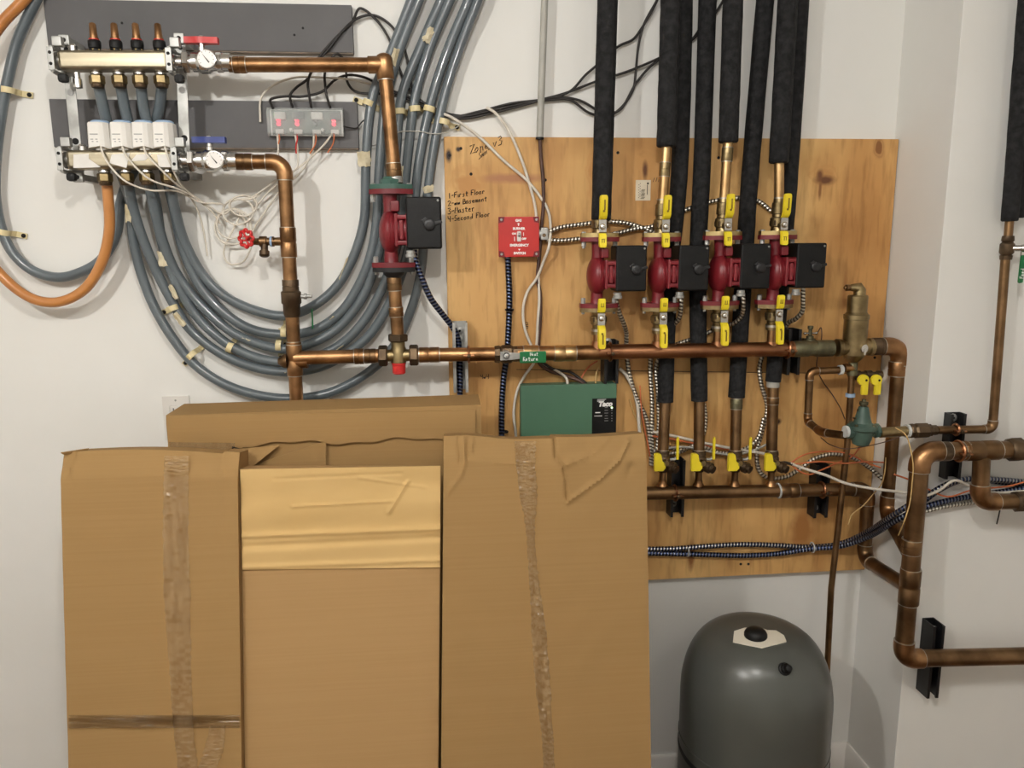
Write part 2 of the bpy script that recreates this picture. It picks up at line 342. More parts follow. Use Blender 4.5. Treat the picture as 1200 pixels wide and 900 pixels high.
def plywood_material(knots, X0, X1, Z0, Z1):
    mt = bpy.data.materials.new('knotty_plywood'); mt.use_nodes = True
    nt = mt.node_tree; b = nt.nodes['Principled BSDF']; L = nt.links.new; N = nt.nodes.new
    tc = N('ShaderNodeTexCoord'); mp = N('ShaderNodeMapping'); L(tc.outputs['Object'], mp.inputs[0]); mp.inputs['Scale'].default_value = (1, 1, 0.14)
    big = N('ShaderNodeTexNoise'); big.inputs['Scale'].default_value = 5.0; big.inputs['Detail'].default_value = 6; L(mp.outputs[0], big.inputs[0]); big.inputs['Distortion'].default_value = 0.6
    r = N('ShaderNodeValToRGB'); e = r.color_ramp.elements
    e[0].position = 0.30; e[0].color = (*lin((194, 144, 84)), 1); e[1].position = 0.66; e[1].color = (*lin((226, 184, 120)), 1)
    el = e.new(0.46); el.color = (*lin((210, 164, 102)), 1)
    L(big.outputs['Fac'], r.inputs[0])
    fine = N('ShaderNodeTexNoise'); fine.inputs['Scale'].default_value = 70.0; fine.inputs['Detail'].default_value = 3; L(mp.outputs[0], fine.inputs[0])
    r2 = N('ShaderNodeValToRGB'); r2.color_ramp.elements[0].position = 0.30; r2.color_ramp.elements[0].color = (0.62, 0.55, 0.46, 1); r2.color_ramp.elements[1].position = 0.52; r2.color_ramp.elements[1].color = (1, 1, 1, 1)
    L(fine.outputs['Fac'], r2.inputs[0])
    mx = N('ShaderNodeMixRGB'); mx.blend_type = 'MULTIPLY'; mx.inputs[0].default_value = 0.6; L(r.outputs[0], mx.inputs[1]); L(r2.outputs[0], mx.inputs[2])
    # soft mottled blotches across the sheet
    bl = N('ShaderNodeTexNoise'); bl.inputs['Scale'].default_value = 6.0; bl.inputs['Detail'].default_value = 3; L(tc.outputs['Object'], bl.inputs[0])
    r3 = N('ShaderNodeValToRGB'); r3.color_ramp.elements[0].position = 0.32; r3.color_ramp.elements[0].color = (0.70, 0.62, 0.52, 1); r3.color_ramp.elements[1].position = 0.58; r3.color_ramp.elements[1].color = (1, 1, 1, 1)
    L(bl.outputs['Fac'], r3.inputs[0])
    mb_ = N('ShaderNodeMixRGB'); mb_.blend_type = 'MULTIPLY'; mb_.inputs[0].default_value = 0.8; L(mx.outputs[0], mb_.inputs[1]); L(r3.outputs[0], mb_.inputs[2])
    cur = mb_.outputs[0]
    wob = N('ShaderNodeTexNoise'); wob.inputs['Scale'].default_value = 30.0; L(tc.outputs['Object'], wob.inputs[0])
    for (px, pz, rx, rz, col, ring) in knots:
        s = N('ShaderNodeMapping'); s.vector_type = 'POINT'
        s.inputs['Location'].default_value = (-px/rx, 0, -pz/rz); s.inputs['Scale'].default_value = (1/rx, 0.0, 1/rz)
        L(tc.outputs['Object'], s.inputs[0])
        ln = N('ShaderNodeVectorMath'); ln.operation = 'LENGTH'; L(s.outputs[0], ln.inputs[0])
        ad = N('ShaderNodeMath'); ad.operation = 'MULTIPLY_ADD'; ad.inputs[1].default_value = 1.1; L(wob.outputs['Fac'], ad.inputs[0]); L(ln.outputs['Value'], ad.inputs[2])
        rr = N('ShaderNodeValToRGB'); ee = rr.color_ramp.elements
        ee[0].position = 0.42; ee[0].color = (1, 1, 1, 1); ee[1].position = 0.78; ee[1].color = (0, 0, 0, 1)
        if ring:
            q = ee.new(0.50); q.color = (0.25, 0.25, 0.25, 1); q = ee.new(0.58); q.color = (0.5, 0.5, 0.5, 1); q = ee.new(0.66); q.color = (0.12, 0.12, 0.12, 1)
        sc_ = N('ShaderNodeMath'); sc_.operation = 'MULTIPLY'; sc_.inputs[1].default_value = 0.36; L(ad.outputs[0], sc_.inputs[0]); L(sc_.outputs[0], rr.inputs[0])
        mk = N('ShaderNodeMixRGB'); L(rr.outputs[0], mk.inputs[0]); L(cur, mk.inputs[1]); mk.inputs[2].default_value = (*lin(col), 1)
        cur = mk.outputs[0]
    L(cur, b.inputs['Base Color']); b.inputs['Roughness'].default_value = 0.6
    bp = N('ShaderNodeBump'); bp.inputs['Strength'].default_value = 0.12; bp.inputs['Distance'].default_value = 0.003; L(fine.outputs['Fac'], bp.inputs['Height']); L(bp.outputs[0], b.inputs['Normal'])
    return mt

# ------------------------------------------------------------------ the room
XL, XR, YF, XC, DC = -2.1, 2.0, -3.0, 0.995, 0.19
struct(MB().box(((XL+XC)/2, 0.0505, CEIL/2), (XC-XL+0.1, 0.1, CEIL)), 'wall_back', M['wall'])
struct(MB().box(((XC+XR)/2, -DC/2+0.05, CEIL/2), (XR-XC, DC+0.1, CEIL), 0.002), 'wall_right', M['wall'])
struct(MB().box((XL-0.05, YF/2, CEIL/2), (0.1, -YF+0.2, CEIL)), 'wall_left', M['wall'])
struct(MB().box((XR+0.05, YF/2, CEIL/2), (0.1, -YF+0.2, CEIL)), 'wall_side', M['wall'])
struct(MB().box(((XL+XR)/2, YF-0.05, CEIL/2), (XR-XL+0.2, 0.1, CEIL)), 'wall_front', M['wall'])
struct(MB().box(((XL+XR)/2, YF/2, -0.05), (XR-XL+0.2, -YF+0.2, 0.1)), 'floor', M['floor'])
struct(MB().box(((XL+XR)/2, YF/2, CEIL+0.05), (XR-XL+0.2, -YF+0.2, 0.1)), 'ceiling', M['ceiling'])
def base_profile(a, b, out, h=0.066, t=0.011):
    a, b, out = Vector(a), Vector(b), Vector(out)
    prof = [(0, 0), (t, 0), (t, h*0.72), (t*0.75, h*0.80), (t*0.75, h*0.9), (t*0.35, h), (0, h)]
    return MB().prism([a+out*p+ZA*q for p, q in prof], b-a)
struct(base_profile((XL, 0, 0), (XC, 0, 0), (0, -1, 0)), 'baseboard_back', M['trim'])
struct(base_profile((XC, 0, 0), (XC, -DC-0.011, 0), (-1, 0, 0)), 'baseboard_return', M['trim'])
struct(base_profile((XC, -DC, 0), (XR, -DC, 0), (0, -1, 0)), 'baseboard_right', M['trim'])

for i, (lx, ly, wt) in enumerate(LAMPS):
    t = thing('ceiling_light', ['round ceiling lamp nearest the grey boards', 'round ceiling lamp nearest the wall chase', 'round ceiling lamp in the middle of the room behind'][i], 'ceiling light', (lx, ly, CEIL), 'ceiling lamps')
    part(MB().lathe((lx, ly, CEIL), -ZA, [(0, 0.075), (0.010, 0.075), (0.014, 0.068), (0.010, 0.060), (0.002, 0.058)], 32), 'rim', M['trim'], t)
    part(MB().lathe((lx, ly, CEIL-0.002), -ZA, [(0, 0.056), (0.006, 0.055), (0.022, 0.046), (0.032, 0.028), (0.036, 0.001)], 32), 'lens', M['lamp'], t)
    ld = bpy.data.lights.new('lamp_glow', 'POINT'); ld.shadow_soft_size = 0.032*K; ld.energy = wt; ld.color = LAMP_COL
    lo = bpy.data.objects.new('lamp_glow', ld); COL.objects.link(lo); lo.location = Vector((lx, ly, CEIL-0.075))*K

# ------------------------------------------------------------------ plywood sheet and painted boards
PD = 0.019
plx0, plx1, plz0, plz1 = 0.0178, 0.9925, 0.5330, 1.5166
kn = []
for (px, py, rx, rz, col, ring) in [(966, 206, .026, .020, (186, 136, 78), 1), (757, 192, .030, .026, (194, 144, 84), 1), (966, 211, .017, .008, (104, 62, 32), 0), (961, 205, .006, .010, (110, 68, 38), 0), (961, 222, .003, .016, (138, 92, 50), 0), (756, 199, .005, .016, (96, 56, 26), 0), (700, 215, .004, .02, (166, 114, 62), 0), (642, 470, .004, .03, (160, 108, 58), 0), (990, 340, .004, .04, (172, 120, 66), 0), (800, 560, .004, .03, (160, 108, 58), 0),
        (526, 182, .005, .011, (44, 28, 18), 0), (537, 175, .004, .004, (50, 32, 20), 0), (600, 209, .055, .008, (170, 118, 80), 0), (1030, 172, .010, .02, (140, 92, 48), 1), (700, 205, .02, .05, (196, 142, 82), 1),
        (548, 215, .03, .03, (190, 138, 78), 1), (940, 620, .02, .05, (160, 108, 56), 0), (810, 650, .006, .03, (150, 98, 50), 0), (912, 494, .006, .006, (56, 34, 18), 0)]:
    p = P(px, py, PD); kn.append((p.x, p.z, rx, rz, col, ring))
ply_w = plywood_material([(a*K, b*K, c*K, d*K, e, f) for a, b, c, d, e, f in kn], 0, 1, 0, 1)
ply = thing('plywood_panel', 'large knotty plywood sheet screwed flat to the white wall', 'plywood sheet', (0, 0, 0))
part(MB().box(((plx0+plx1)/2, -PD/2, (plz0+plz1)/2), (plx1-plx0, PD, plz1-plz0), 0.0012), 'sheet', ply_w, ply)
seam = MB()
a, b = P(605, 433, PD), P(1026, 438, PD)
seam.box(((a.x+b.x)/2, -PD, (a.z+b.z)/2), (b.x-a.x, 0.001, 0.0014), ax=(Vector((b.x-a.x, 0, b.z-a.z)).normalized(), YA, Vector((a.z-b.z, 0, b.x-a.x)).normalized()))
part(seam, 'patch_seam', M['ink'], ply)
for px, py in [(724, 179), (842, 185), (639, 211), (1025, 419), (1029, 436), (868, 661), (877, 661), (540, 174), (527, 182), (552, 204)]:
    p = P(px, py, PD); part(MB().cyl((p.x, -PD-0.0006, p.z), (p.x, -PD+0.002, p.z), 0.0032, seg=10), 'screw_hole', M['dark'], ply)
nt_ = MB()
for s, px, py, h in [('1-First Floor', 525, 232.5, .0105), ('2-## Basement', 525, 241.5, .0105), ('3-Master', 525, 251, .0115), ('4-Second Floor', 525, 260, .0108)]:
    o = P(px, py, PD); hand(nt_, s, (o.x, -PD-0.0004, o.z), Vector((.992, 0, .12)), ZA, h, .0009)
part(nt_, 'marker_note_lettering', M['ink'], ply, 'four handwritten lines listing the zones in black marker')
nt_ = MB(); o = P(551, 181, PD); hand(nt_, 'Zone v3', (o.x, -PD-0.0004, o.z), Vector((.95, 0, .3)), ZA, .017, .0009)
o = P(561, 187, PD); hand(nt_, 'Smm-', (o.x, -PD-0.0004, o.z), Vector((.82, 0, .57)), ZA, .012, .0007)
part(nt_, 'scribble_lettering', M['ink'], ply, 'faint slanted handwriting near the top edge')
nt_ = MB(); o = P(764, 213, PD); hand(nt_, '1111', (o.x, -PD-0.0004, o.z), XA, Vector((.3, 0, .95)), .009, .0006)
o = P(619, 385, PD); hand(nt_, 'aB', (o.x, -PD-0.0004, o.z), ZA, -XA, .012, .0007); o = P(563, 444, PD); hand(nt_, '4#4', (o.x, -PD-0.0004, o.z), XA, ZA, .010, .0007)
part(nt_, 'pencil_note_lettering', M['ink'], ply)
a, b = P(745, 211, PD), P(762, 235, PD)
st = tag(MB().box(((a.x+b.x)/2, -PD-.0004, (a.z+b.z)/2), (b.x-a.x, .0008, a.z-b.z)).build('paper_sticker', M['sticker']), 'small white printed paper sticker on the plywood beside the black pipes', 'sticker')
bars = MB()
for i in range(9): bars.box((a.x+.0155+random.uniform(-.001, .001), -PD-.0010, b.z+.004+i*.0022), (.0075, .0006, random.uniform(.0006, .0014)))
for i in range(12): bars.box((a.x+.007+(i % 2)*.0025, -PD-.0010, b.z+.006+i*.0026), (.0012, .0006, .0018))
bars.box((a.x+.025, -PD-.0010, b.z+.022), (.0012, .0006, .02)); bars.ball((a.x+.026, -PD-.0008, a.z-.007), .0022, .0005, .0022, 10, 6)
part(bars, 'print', M['ink'], st)

def board(q, label, holes):
    A, B_, C_, D_ = [P(x, y, .018) for x, y in q]
    t = thing('mounting_board', label, 'board', ((A.x+C_.x)/2, 0, C_.z), 'grey painted boards')
    x0, x1, z0, z1 = (A.x+D_.x)/2, (B_.x+C_.x)/2, (C_.z+D_.z)/2, (A.z+B_.z)/2
    part(MB().box(((x0+x1)/2, -.009, (z0+z1)/2), (x1-x0, .018, z1-z0), .0012), 'panel', M['board'], t)
    part(MB().box(((x0+x1)/2, -.0085, z0-.0007), (x1-x0-.002, .016, .0022)), 'raw_edge', M['cedge'], t, 'bare brown lower edge')
    for px, py in holes:
        p = P(px, py, .018); part(MB().cyl((p.x, -.0186, p.z), (p.x, -.015, p.z), .0024, seg=10), 'screw_hole', M['dark'], t)
board([(49, 0), (413, 4), (413, 61), (58, 57)], 'long grey painted board on the wall behind the upper manifold bar', [(143, 27), (345, 41), (355, 33)])
board([(58, 115), (419, 120), (420, 175), (62, 171)], 'long grey painted board on the wall behind the lower manifold and clear controller', [(150, 139)])

# ------------------------------------------------------------------ pipe builder
def arc(c, d1, d2, t, n=8):
    a, b = c-d1*t, c+d2*t
    # circular bend between two perpendicular-ish legs
    out = []
    for i in range(n+1):
        s = i/n; out.append(a*(1-s)**2+c*2*s*(1-s)+b*s*s)
    cen = a+b-c
    if abs(d1.dot(d2)) < 0.3:
        out = [cen+(p-cen).normalized()*t for p in out]
    return out
def run(parent, pts, r, m, fit=1.14, elbow=True, t=None, mf=None, rings=True):
    """soldered pipe: straight lengths, an elbow at every bend, solder rings at their mouths"""
    n = len(pts); t = t or r*2.4; starts = []
    for i in range(n-1):
        a, b = pts[i], pts[i+1]; d = (b-a).normalized()
        a2 = a+d*t*(0.9 if i > 0 else 0); b2 = b-d*t*(0.9 if i < n-2 else 0)
        part(MB().cyl(a2, b2, r, seg=20), 'pipe', m, parent)
        if i < n-2:
            d2 = (pts[i+2]-b).normalized()
            A = arc(b, d, d2, t*0.72)
            A = [b-d*t]+A+[b+d2*t]
            o = part(MB().tube(A, r*fit, 20), 'elbow', mf or m, parent, sharp=1.2)
            if rings:
                mb = MB(); mb.cyl(b-d*(t+.0016), b-d*(t-.0008), r*fit*0.99, seg=20); part(mb, 'solder_ring', M['solder'], o)
                mb = MB(); mb.cyl(b+d2*(t-.0008), b+d2*(t+.0016), r*fit*0.99, seg=20); part(mb, 'solder_ring', M['solder'], o)
def coupling(parent, c, d, L, r, m, name='coupling', ring=True):
    d = d.normalized()
    o = part(MB().lathe(c-d*L/2, d, [(0, r*.97), (.0012, r), (L*.45, r), (L*.47, r*.96), (L*.53, r*.96), (L*.55, r), (L-.0012, r), (L, r*.97)], 22), name, m, parent)
    if ring:
        part(MB().cyl(c-d*(L/2+.0014), c-d*(L/2-.0004), r*.97, seg=20), 'solder_ring', M['solder'], o); part(MB().cyl(c+d*(L/2-.0004), c+d*(L/2+.0014), r*.97, seg=20), 'solder_ring', M['solder'], o)
    return o
def hexnut(parent, c, d, L, r, m, name='hex_nut'):
    d = d.normalized(); return part(MB().lathe(c-d*L/2, d, [(0, r*.9), (L*.15, r), (L*.85, r), (L, r*.9)], 6, .26), name, m, parent, sharp=.4)
def clamp(parent, c, ax, r, m, name='pipe_clamp'):
    """two half rings bolted round a pipe, ears toward the viewer"""
    o = part(MB().torus(c, ax, r+.002, .0026, 24, 6), name, m, parent)
    part(MB().box(c+FRONT*(r+.006), (.022, .010, .004) if abs(ax.x) > .5 else (.004, .010, .022), .001), 'ear', m, o)
    part(MB().lathe(c+FRONT*(r+.010), FRONT, [(0, .0045), (.003, .004), (.004, .001)], 6), 'bolt', M['bronze'], o)
    return o
def channel(name, label, x, z0, z1, d0, w, dep, m, holes, group='strut channels behind the pipes'):
    """slotted strut channel standing on the wall at depth d0: two flanges and a back"""
    t = thing(name, label, 'strut channel', (x, -d0, z0), group)
    prof = [(-w/2, 0), (-w/2, -dep), (-w/2+.006, -dep), (-w/2+.006, -dep+.004), (-w/2+.0025, -dep+.004), (-w/2+.0025, -.0025), (w/2-.0025, -.0025), (w/2-.0025, -dep+.004), (w/2-.006, -dep+.004), (w/2-.006, -dep), (w/2, -dep), (w/2, 0)]
    part(MB().prism([Vector((x+a, -d0+b, z0)) for a, b in prof], (0, 0, z1-z0)), 'channel', m, t, sharp=.4)
    for hz in holes:
        o = part(MB().lathe((x, -d0-.0024, hz), FRONT, [(0, w*.26), (.002, w*.26), (.003, w*.20), (.004, w*.08)], 12), 'screw_head', M['steel'], t)
        part(MB().cyl((x, -d0-.006, hz), (x, -d0-.0067, hz), w*.09, seg=8), 'socket', M['dark'], o)
    return t

# ------------------------------------------------------------------ cardboard boxes
LEAN = Vector((0, -math.cos(math.radians(10)), math.sin(math.radians(10))*1.0)).normalized()
LEAN = Vector((0, -math.cos(math.radians(10)), math.sin(math.radians(10))))
def seg_d(p, a, b):
    ax, ay = a; bx, by = b; dx, dy = bx-ax, by-ay; L2 = dx*dx+dy*dy
    t = max(0, min(1, ((p[0]-ax)*dx+(p[1]-ay)*dy)/L2)); return math.hypot(p[0]-ax-t*dx, p[1]-ay-t*dy)
def slab(q, nrm, thick, disp, nu=60, nv=90, topedge=None, xedge=None):
    """a panel box: detailed front grid between 4 corners TL TR BR BL, displaced along nrm by disp(x_px_like u, v), with sides and back"""
    mb = MB(); bm = mb.bm; TL, TR, BR, BL = q; F = []; Bk = []
    for i in range(nv+1):
        v = i/nv; rf = []; rb = []
        for j in range(nu+1):
            u = j/nu; p = (TL*(1-u)+TR*u)*(1-v)+(BL*(1-u)+BR*u)*v
            if topedge and v < .25: p = p+ZA*topedge(u)*(1-v/.25)
            if xedge: p = p+XA*xedge(u, v)
            rf.append(bm.verts.new(p+nrm*disp(u, v)))
            if i in (0, nv) or j in (0, nu): rb.append(bm.verts.new(p-nrm*thick))
            else: rb.append(None)
        F.append(rf); Bk.append(rb)
    for i in range(nv):
        for j in range(nu): bm.faces.new((F[i][j], F[i+1][j], F[i+1][j+1], F[i][j+1]))
    loopF = [F[0][j] for j in range(nu+1)]+[F[i][nu] for i in range(1, nv+1)]+[F[nv][j] for j in range(nu-1, -1, -1)]+[F[i][0] for i in range(nv-1, 0, -1)]
    loopB = [Bk[0][j] for j in range(nu+1)]+[Bk[i][nu] for i in range(1, nv+1)]+[Bk[nv][j] for j in range(nu-1, -1, -1)]+[Bk[i][0] for i in range(nv-1, 0, -1)]
    n = len(loopF)
    for i in range(n): bm.faces.new((loopF[i], loopF[(i+1) % n], loopB[(i+1) % n], loopB[i]))
    bm.faces.new(loopB)
    return mb
def ridge(d, w): return math.exp(-(d/w)**2)
def crease_disp(x0, y0, x1, y1, creases, base=lambda u, v: 0.0, dents=()):
    """creases: list of (polyline px, width px, height m); dents: (cx, cy, r px, depth m)"""
    def f(u, v):
        p = (x0+(x1-x0)*u, y0+(y1-y0)*v); z = base(u, v)
        for pl, wd, h in creases:
            z += h*ridge(min(seg_d(p, pl[k], pl[k+1]) for k in range(len(pl)-1)), wd)
        for cx, cy, rr, dp in dents: z -= dp*ridge(math.hypot(p[0]-cx, p[1]-cy), rr)
        z += .0006*math.sin(p[0]*.11+p[1]*.05)*math.sin(p[1]*.07)
        return z
    return f
def lean_pt(x, y, d_top, y_top):
    return PPl(x, y, P(x, y_top, d_top), LEAN)
def floorpt(p, along):
    t = p.z/(-along.z); return p+along*t
DN = Vector((0, -math.sin(math.radians(10)), -math.cos(math.radians(10))))    # down the leaning faces
PL0 = P(400, 520, .335)
def lp(x, y, off=0.0): return PPl(x, y, PL0+LEAN*off, LEAN)
def corners(xtl, xtr, ytop, xbl, xbr, off=0.0):
    TL, TR = lp(xtl, ytop, off), lp(xtr, ytop, off); bl, br = lp(xbl, 895, off), lp(xbr, 895, off)
    return TL, TR, floorpt(br, (br-TR).normalized()), floorpt(bl, (bl-TL).normalized())
YB = 1128
# rear box, standing upright against the pipes
t = thing('cardboard_box', 'long brown cardboard box with torn front flap, behind the three taped ones', 'box', P(380, 600, .23), 'leaning cardboard boxes')
ORG[t.name].z = 0; t.location.z = 0
fz = P(380, 482, .23).z; xa, xb = P(195, 500, .23).x, P(564, 500, .23).x
tl, tr = Vector((xa, -.23, fz)), Vector((xb, -.23, fz+.004))
part(slab((tl, tr, Vector((xb, -.23, .0)), Vector((xa, -.23, .0))), FRONT, .106, lambda u, v: .0015*math.sin(u*9)*(v < .3)-.003*max(0, 1-v/.012), 40, 60), 'body', M['card'], t)
def rag(x): return 4*math.sin(x*.05)+2.5*math.sin(x*.13+1)
zt = fz-.001
fl = MB()
top = [P(x, 487-6*(x-197)/366, .2335) for x in range(197, 564, 8)]; bot = [P(x, (528 if x < 285 else 521-8*(x-285)/280)+rag(x)*.6, .237) for x in range(197, 564, 8)]
bm = fl.bm; va = [bm.verts.new(p) for p in top]; vm = [bm.verts.new((p+q)/2+FRONT*.0025) for p, q in zip(top, bot)]; vb = [bm.verts.new(p) for p in bot]
vc = [bm.verts.new(p-FRONT*.0035) for p in bot]; vd = [bm.verts.new(p-FRONT*.002) for p in top]
for R0, R1 in ((va, vm), (vm, vb), (vb, vc), (vc, vd), (vd, va)):
    for i in range(len(R0)-1): bm.faces.new((R0[i], R0[i+1], R1[i+1], R1[i]))
part(fl, 'front_flap', M['card'], t, 'flap with a ragged torn lower edge')
tb = MB(); tb.prism([P(283, 526, .245), P(327, 522, .240), P(313, 533, .247), P(297, 546, .26), P(291, 549, .262)], (0, .003, 0)); part(tb, 'torn_flap', M['card'], t, 'bent corner of torn card')
tb = MB(); tb.prism([P(272, 523, .2385), P(288, 528, .2385), P(292, 551, .2385), P(268, 552, .2385)], (0, .002, 0)); part(tb, 'hand_hole', M['dark'], t, 'dark torn opening')
tp = MB(); tp.prism([P(198, 518, .2385), P(275, 519, .2385), P(275, 532, .2385), P(198, 533, .2385)], (0, .0006, 0)); part(tp, 'packing_tape', M['clear_tape'], t)
tp = MB(); tp.prism([P(284, 549, .2375), P(382, 517, .2375), P(382, 552, .2375)], (0, .001, 0)); part(tp, 'inner_flap', M['card'], t)

def tape_strip(parent, pts, off, disp=.0016):
    """crumpled clear tape following a list of (xleft, xright, y) rows on the leaning face"""
    mb = MB(); bm = mb.bm; rows = []; nb = []
    full = []
    for (a, b) in zip(pts, pts[1:]):
        for k in range(18):
            s = k/18; full.append(tuple(a[i]*(1-s)+b[i]*s for i in range(3)))
    full.append(pts[-1])
    for (x0, x1, y) in full:
        jl, jr = random.uniform(-.8, .8), random.uniform(-.8, .8)
        rows.append([bm.verts.new(lp(x0+(x1-x0)*j/8+(jl if j == 0 else jr if j == 8 else 0), y, off+random.uniform(0, 1)**2.2*disp*1.5)) for j in range(9)])
        nb.append([bm.verts.new(v.co-LEAN*.0004) for v in rows[-1]])
    for i in range(len(rows)-1):
        for j in range(8):
            bm.faces.new((rows[i][j], rows[i+1][j], rows[i+1][j+1], rows[i][j+1]))
    ring = [r[0] for r in rows]; 
    return part(mb, 'packing_tape', M['clear_tape'], parent, sharp=.12)

# tall taped box beside the bare white wall
t = thing('cardboard_box', 'tall taped cardboard box beside the bare white wall under the outlet', 'box', lp(175, 895), 'leaning cardboard boxes'); ORG[t.name].z = 0; t.location.z = 0
q = corners(70, 278, 531, 80, 283)
part(slab(q, LEAN, .075, crease_disp(70, 531, 283, YB, [([(80, 557), (278, 556)], 2.2, .0016), ([(72, 545), (82, 557), (75, 548)], 2, -.003), ([(84, 533), (76, 555)], 2, -.003)],
     lambda u, v: -.016*max(0, 1-v/.044)), 80, 150, topedge=lambda u: .006*math.sin(u*3.4)-.003*u+.004*(u > .9)), 'body', M['card'], t)
tape_strip(t, [(193, 221, 534), (192, 221, 556), (191, 221, 620), (192, 223, 700), (199, 224, 790), (203, 226, 850), (208, 232, 898), (212, 238, 960)], .0012)
tape_strip(t, [(80, 281, 838), (80, 281, 845), (80, 281, 853)], .0024, .005)
tape_strip(t, [(246, 264, 850), (239, 262, 880), (230, 252, 905)], .0022)
fl = MB(); fl.prism([P(71, 531, .335), P(104, 526, .30), P(102, 529, .30), P(75, 533, .33)], (0, .002, .001)); part(fl, 'tucked_flap', M['card'], t)

# middle box with the pale folded top
t = thing('cardboard_box', 'middle cardboard box with pale creased top flap, set between the two taped ones', 'box', lp(400, 895), 'leaning cardboard boxes'); ORG[t.name].z = 0; t.location.z = 0
q = corners(281, 516.5, 550, 286, 513.5, -.012)
part(slab(q, LEAN, .060, crease_disp(278, 550, 518, YB, [], lambda u, v: -.004), 40, 60), 'body', M['card_mid'], t)
A = [lp(x, y, o) for x, y, o in ((281.5, 550, -.012), (516, 546, -.012), (515.5, 665, -.012), (284, 668, -.012))]
part(slab((A[0], A[1], A[2], A[3]), LEAN, .0036, crease_disp(279, 548, 518, 667, [([(279, 627), (520, 621)], 3.0, .0042), ([(279, 640), (520, 632)], 4.0, -.004), ([(280, 664), (520, 658)], 3, .003), ([(455, 602), (478, 566)], 2.2, .004), ([(340, 593), (460, 588)], 1.8, .0022), ([(420, 560), (500, 573)], 1.8, .0014), ([(320, 560), (470, 556)], 2, -.0012)],
     lambda u, v: .0014*math.sin(v*17+u*2)), 110, 90), 'top_flap', M['card_light'], t, 'paler creased flap')

# taped box in front of the plywood
t = thing('cardboard_box', 'wide taped cardboard box in front of the plywood and green control box', 'box', lp(640, 895), 'leaning cardboard boxes'); ORG[t.name].z = 0; t.location.z = 0
q = corners(520, 757, 512, 517, 763)
part(slab(q, LEAN, .080, crease_disp(519, 512, 762, YB, [([(652, 510), (652, 533), (661, 545), (664, 560), (665, 583)], 1.6, -.005), ([(665, 585), (705, 560), (728, 540), (742, 520)], 2.2, .0055), ([(660, 545), (700, 530), (722, 510)], 2, .003), ([(523, 575), (540, 555), (545, 538)], 1.8, .0035),
     ([(519, 537), (605, 540)], 2.0, .0016), ([(536, 514), (538, 540)], 1.3, -.003), ([(542, 513), (544, 538)], 1.3, .003), ([(548, 514), (547, 536)], 1.3, -.003), ([(554, 516), (552, 530)], 1.3, .003), ([(745, 545), (738, 560)], 2, -.001)],
     lambda u, v: -.014*max(0, 1-v/.046), dents=[(743, 549, 5, .003), (690, 545, 20, .004)]), 130, 200, topedge=lambda u: .004*math.sin(u*7)-.008*ridge(u-.32, .16)+.003*(u > .55)), 'body', M['card'], t)
tape_strip(t, [(603, 628, 517), (605, 627, 545), (609, 630, 580), (615, 627, 610), (618, 627, 640), (621, 633, 690), (623, 640, 740), (627, 645, 800), (635, 648, 860), (637, 650, 898), (640, 654, 960)], .0012, .003)

# ------------------------------------------------------------------ heating tubes
def tube_thing(name, label, pts, r, m, group=None, cat='tube', smooth=7, seg=14, d=None):
    W = [P(p[0], p[1], p[2] if len(p) > 2 else d) for p in pts]
    o = MB().tube(W, r, seg, smooth=smooth).build(name, m, None, 1.3)
    return tag(o, label, cat, group)
def scrap(parent, x, y, d, w, h, ang=0.0, n=4):
    """wrinkled scrap of masking tape wrapped on a tube"""
    c = P(x, y, d); mb = MB(); bm = mb.bm; ca, sa = math.cos(ang), math.sin(ang); rows = []
    for i in range(n+1):
        row = []
        for j in range(n+1):
            a, b = (j/n-.5)*w*random.uniform(.8, 1.15), (i/n-.5)*h*random.uniform(.85, 1.1)
            row.append(bm.verts.new(c+XA*(a*ca-b*sa)+ZA*(a*sa+b*ca)+FRONT*(.0105+random.uniform(0, .004)-abs(j/n-.5)*.008)))
        rows.append(row)
    back = [[bm.verts.new(v.co-FRONT*.0008) for v in r] for r in rows]
    for i in range(n):
        for j in range(n):
            bm.faces.new((rows[i][j], rows[i+1][j], rows[i+1][j+1], rows[i][j+1])); bm.faces.new((back[i][j], back[i][j+1], back[i+1][j+1], back[i+1][j]))
    L = [(0, j) for j in range(n+1)]+[(i, n) for i in range(1, n+1)]+[(n, j) for j in range(n-1, -1, -1)]+[(i, 0) for i in range(n-1, 0, -1)]
    for k in range(len(L)):
        a, b = L[k], L[(k+1) % len(L)]; bm.faces.new((rows[a[0]][a[1]], rows[b[0]][b[1]], back[b[0]][b[1]], back[a[0]][a[1]]))
    return part(mb, 'tape_scrap', M['tape'], parent, 'torn beige masking tape')
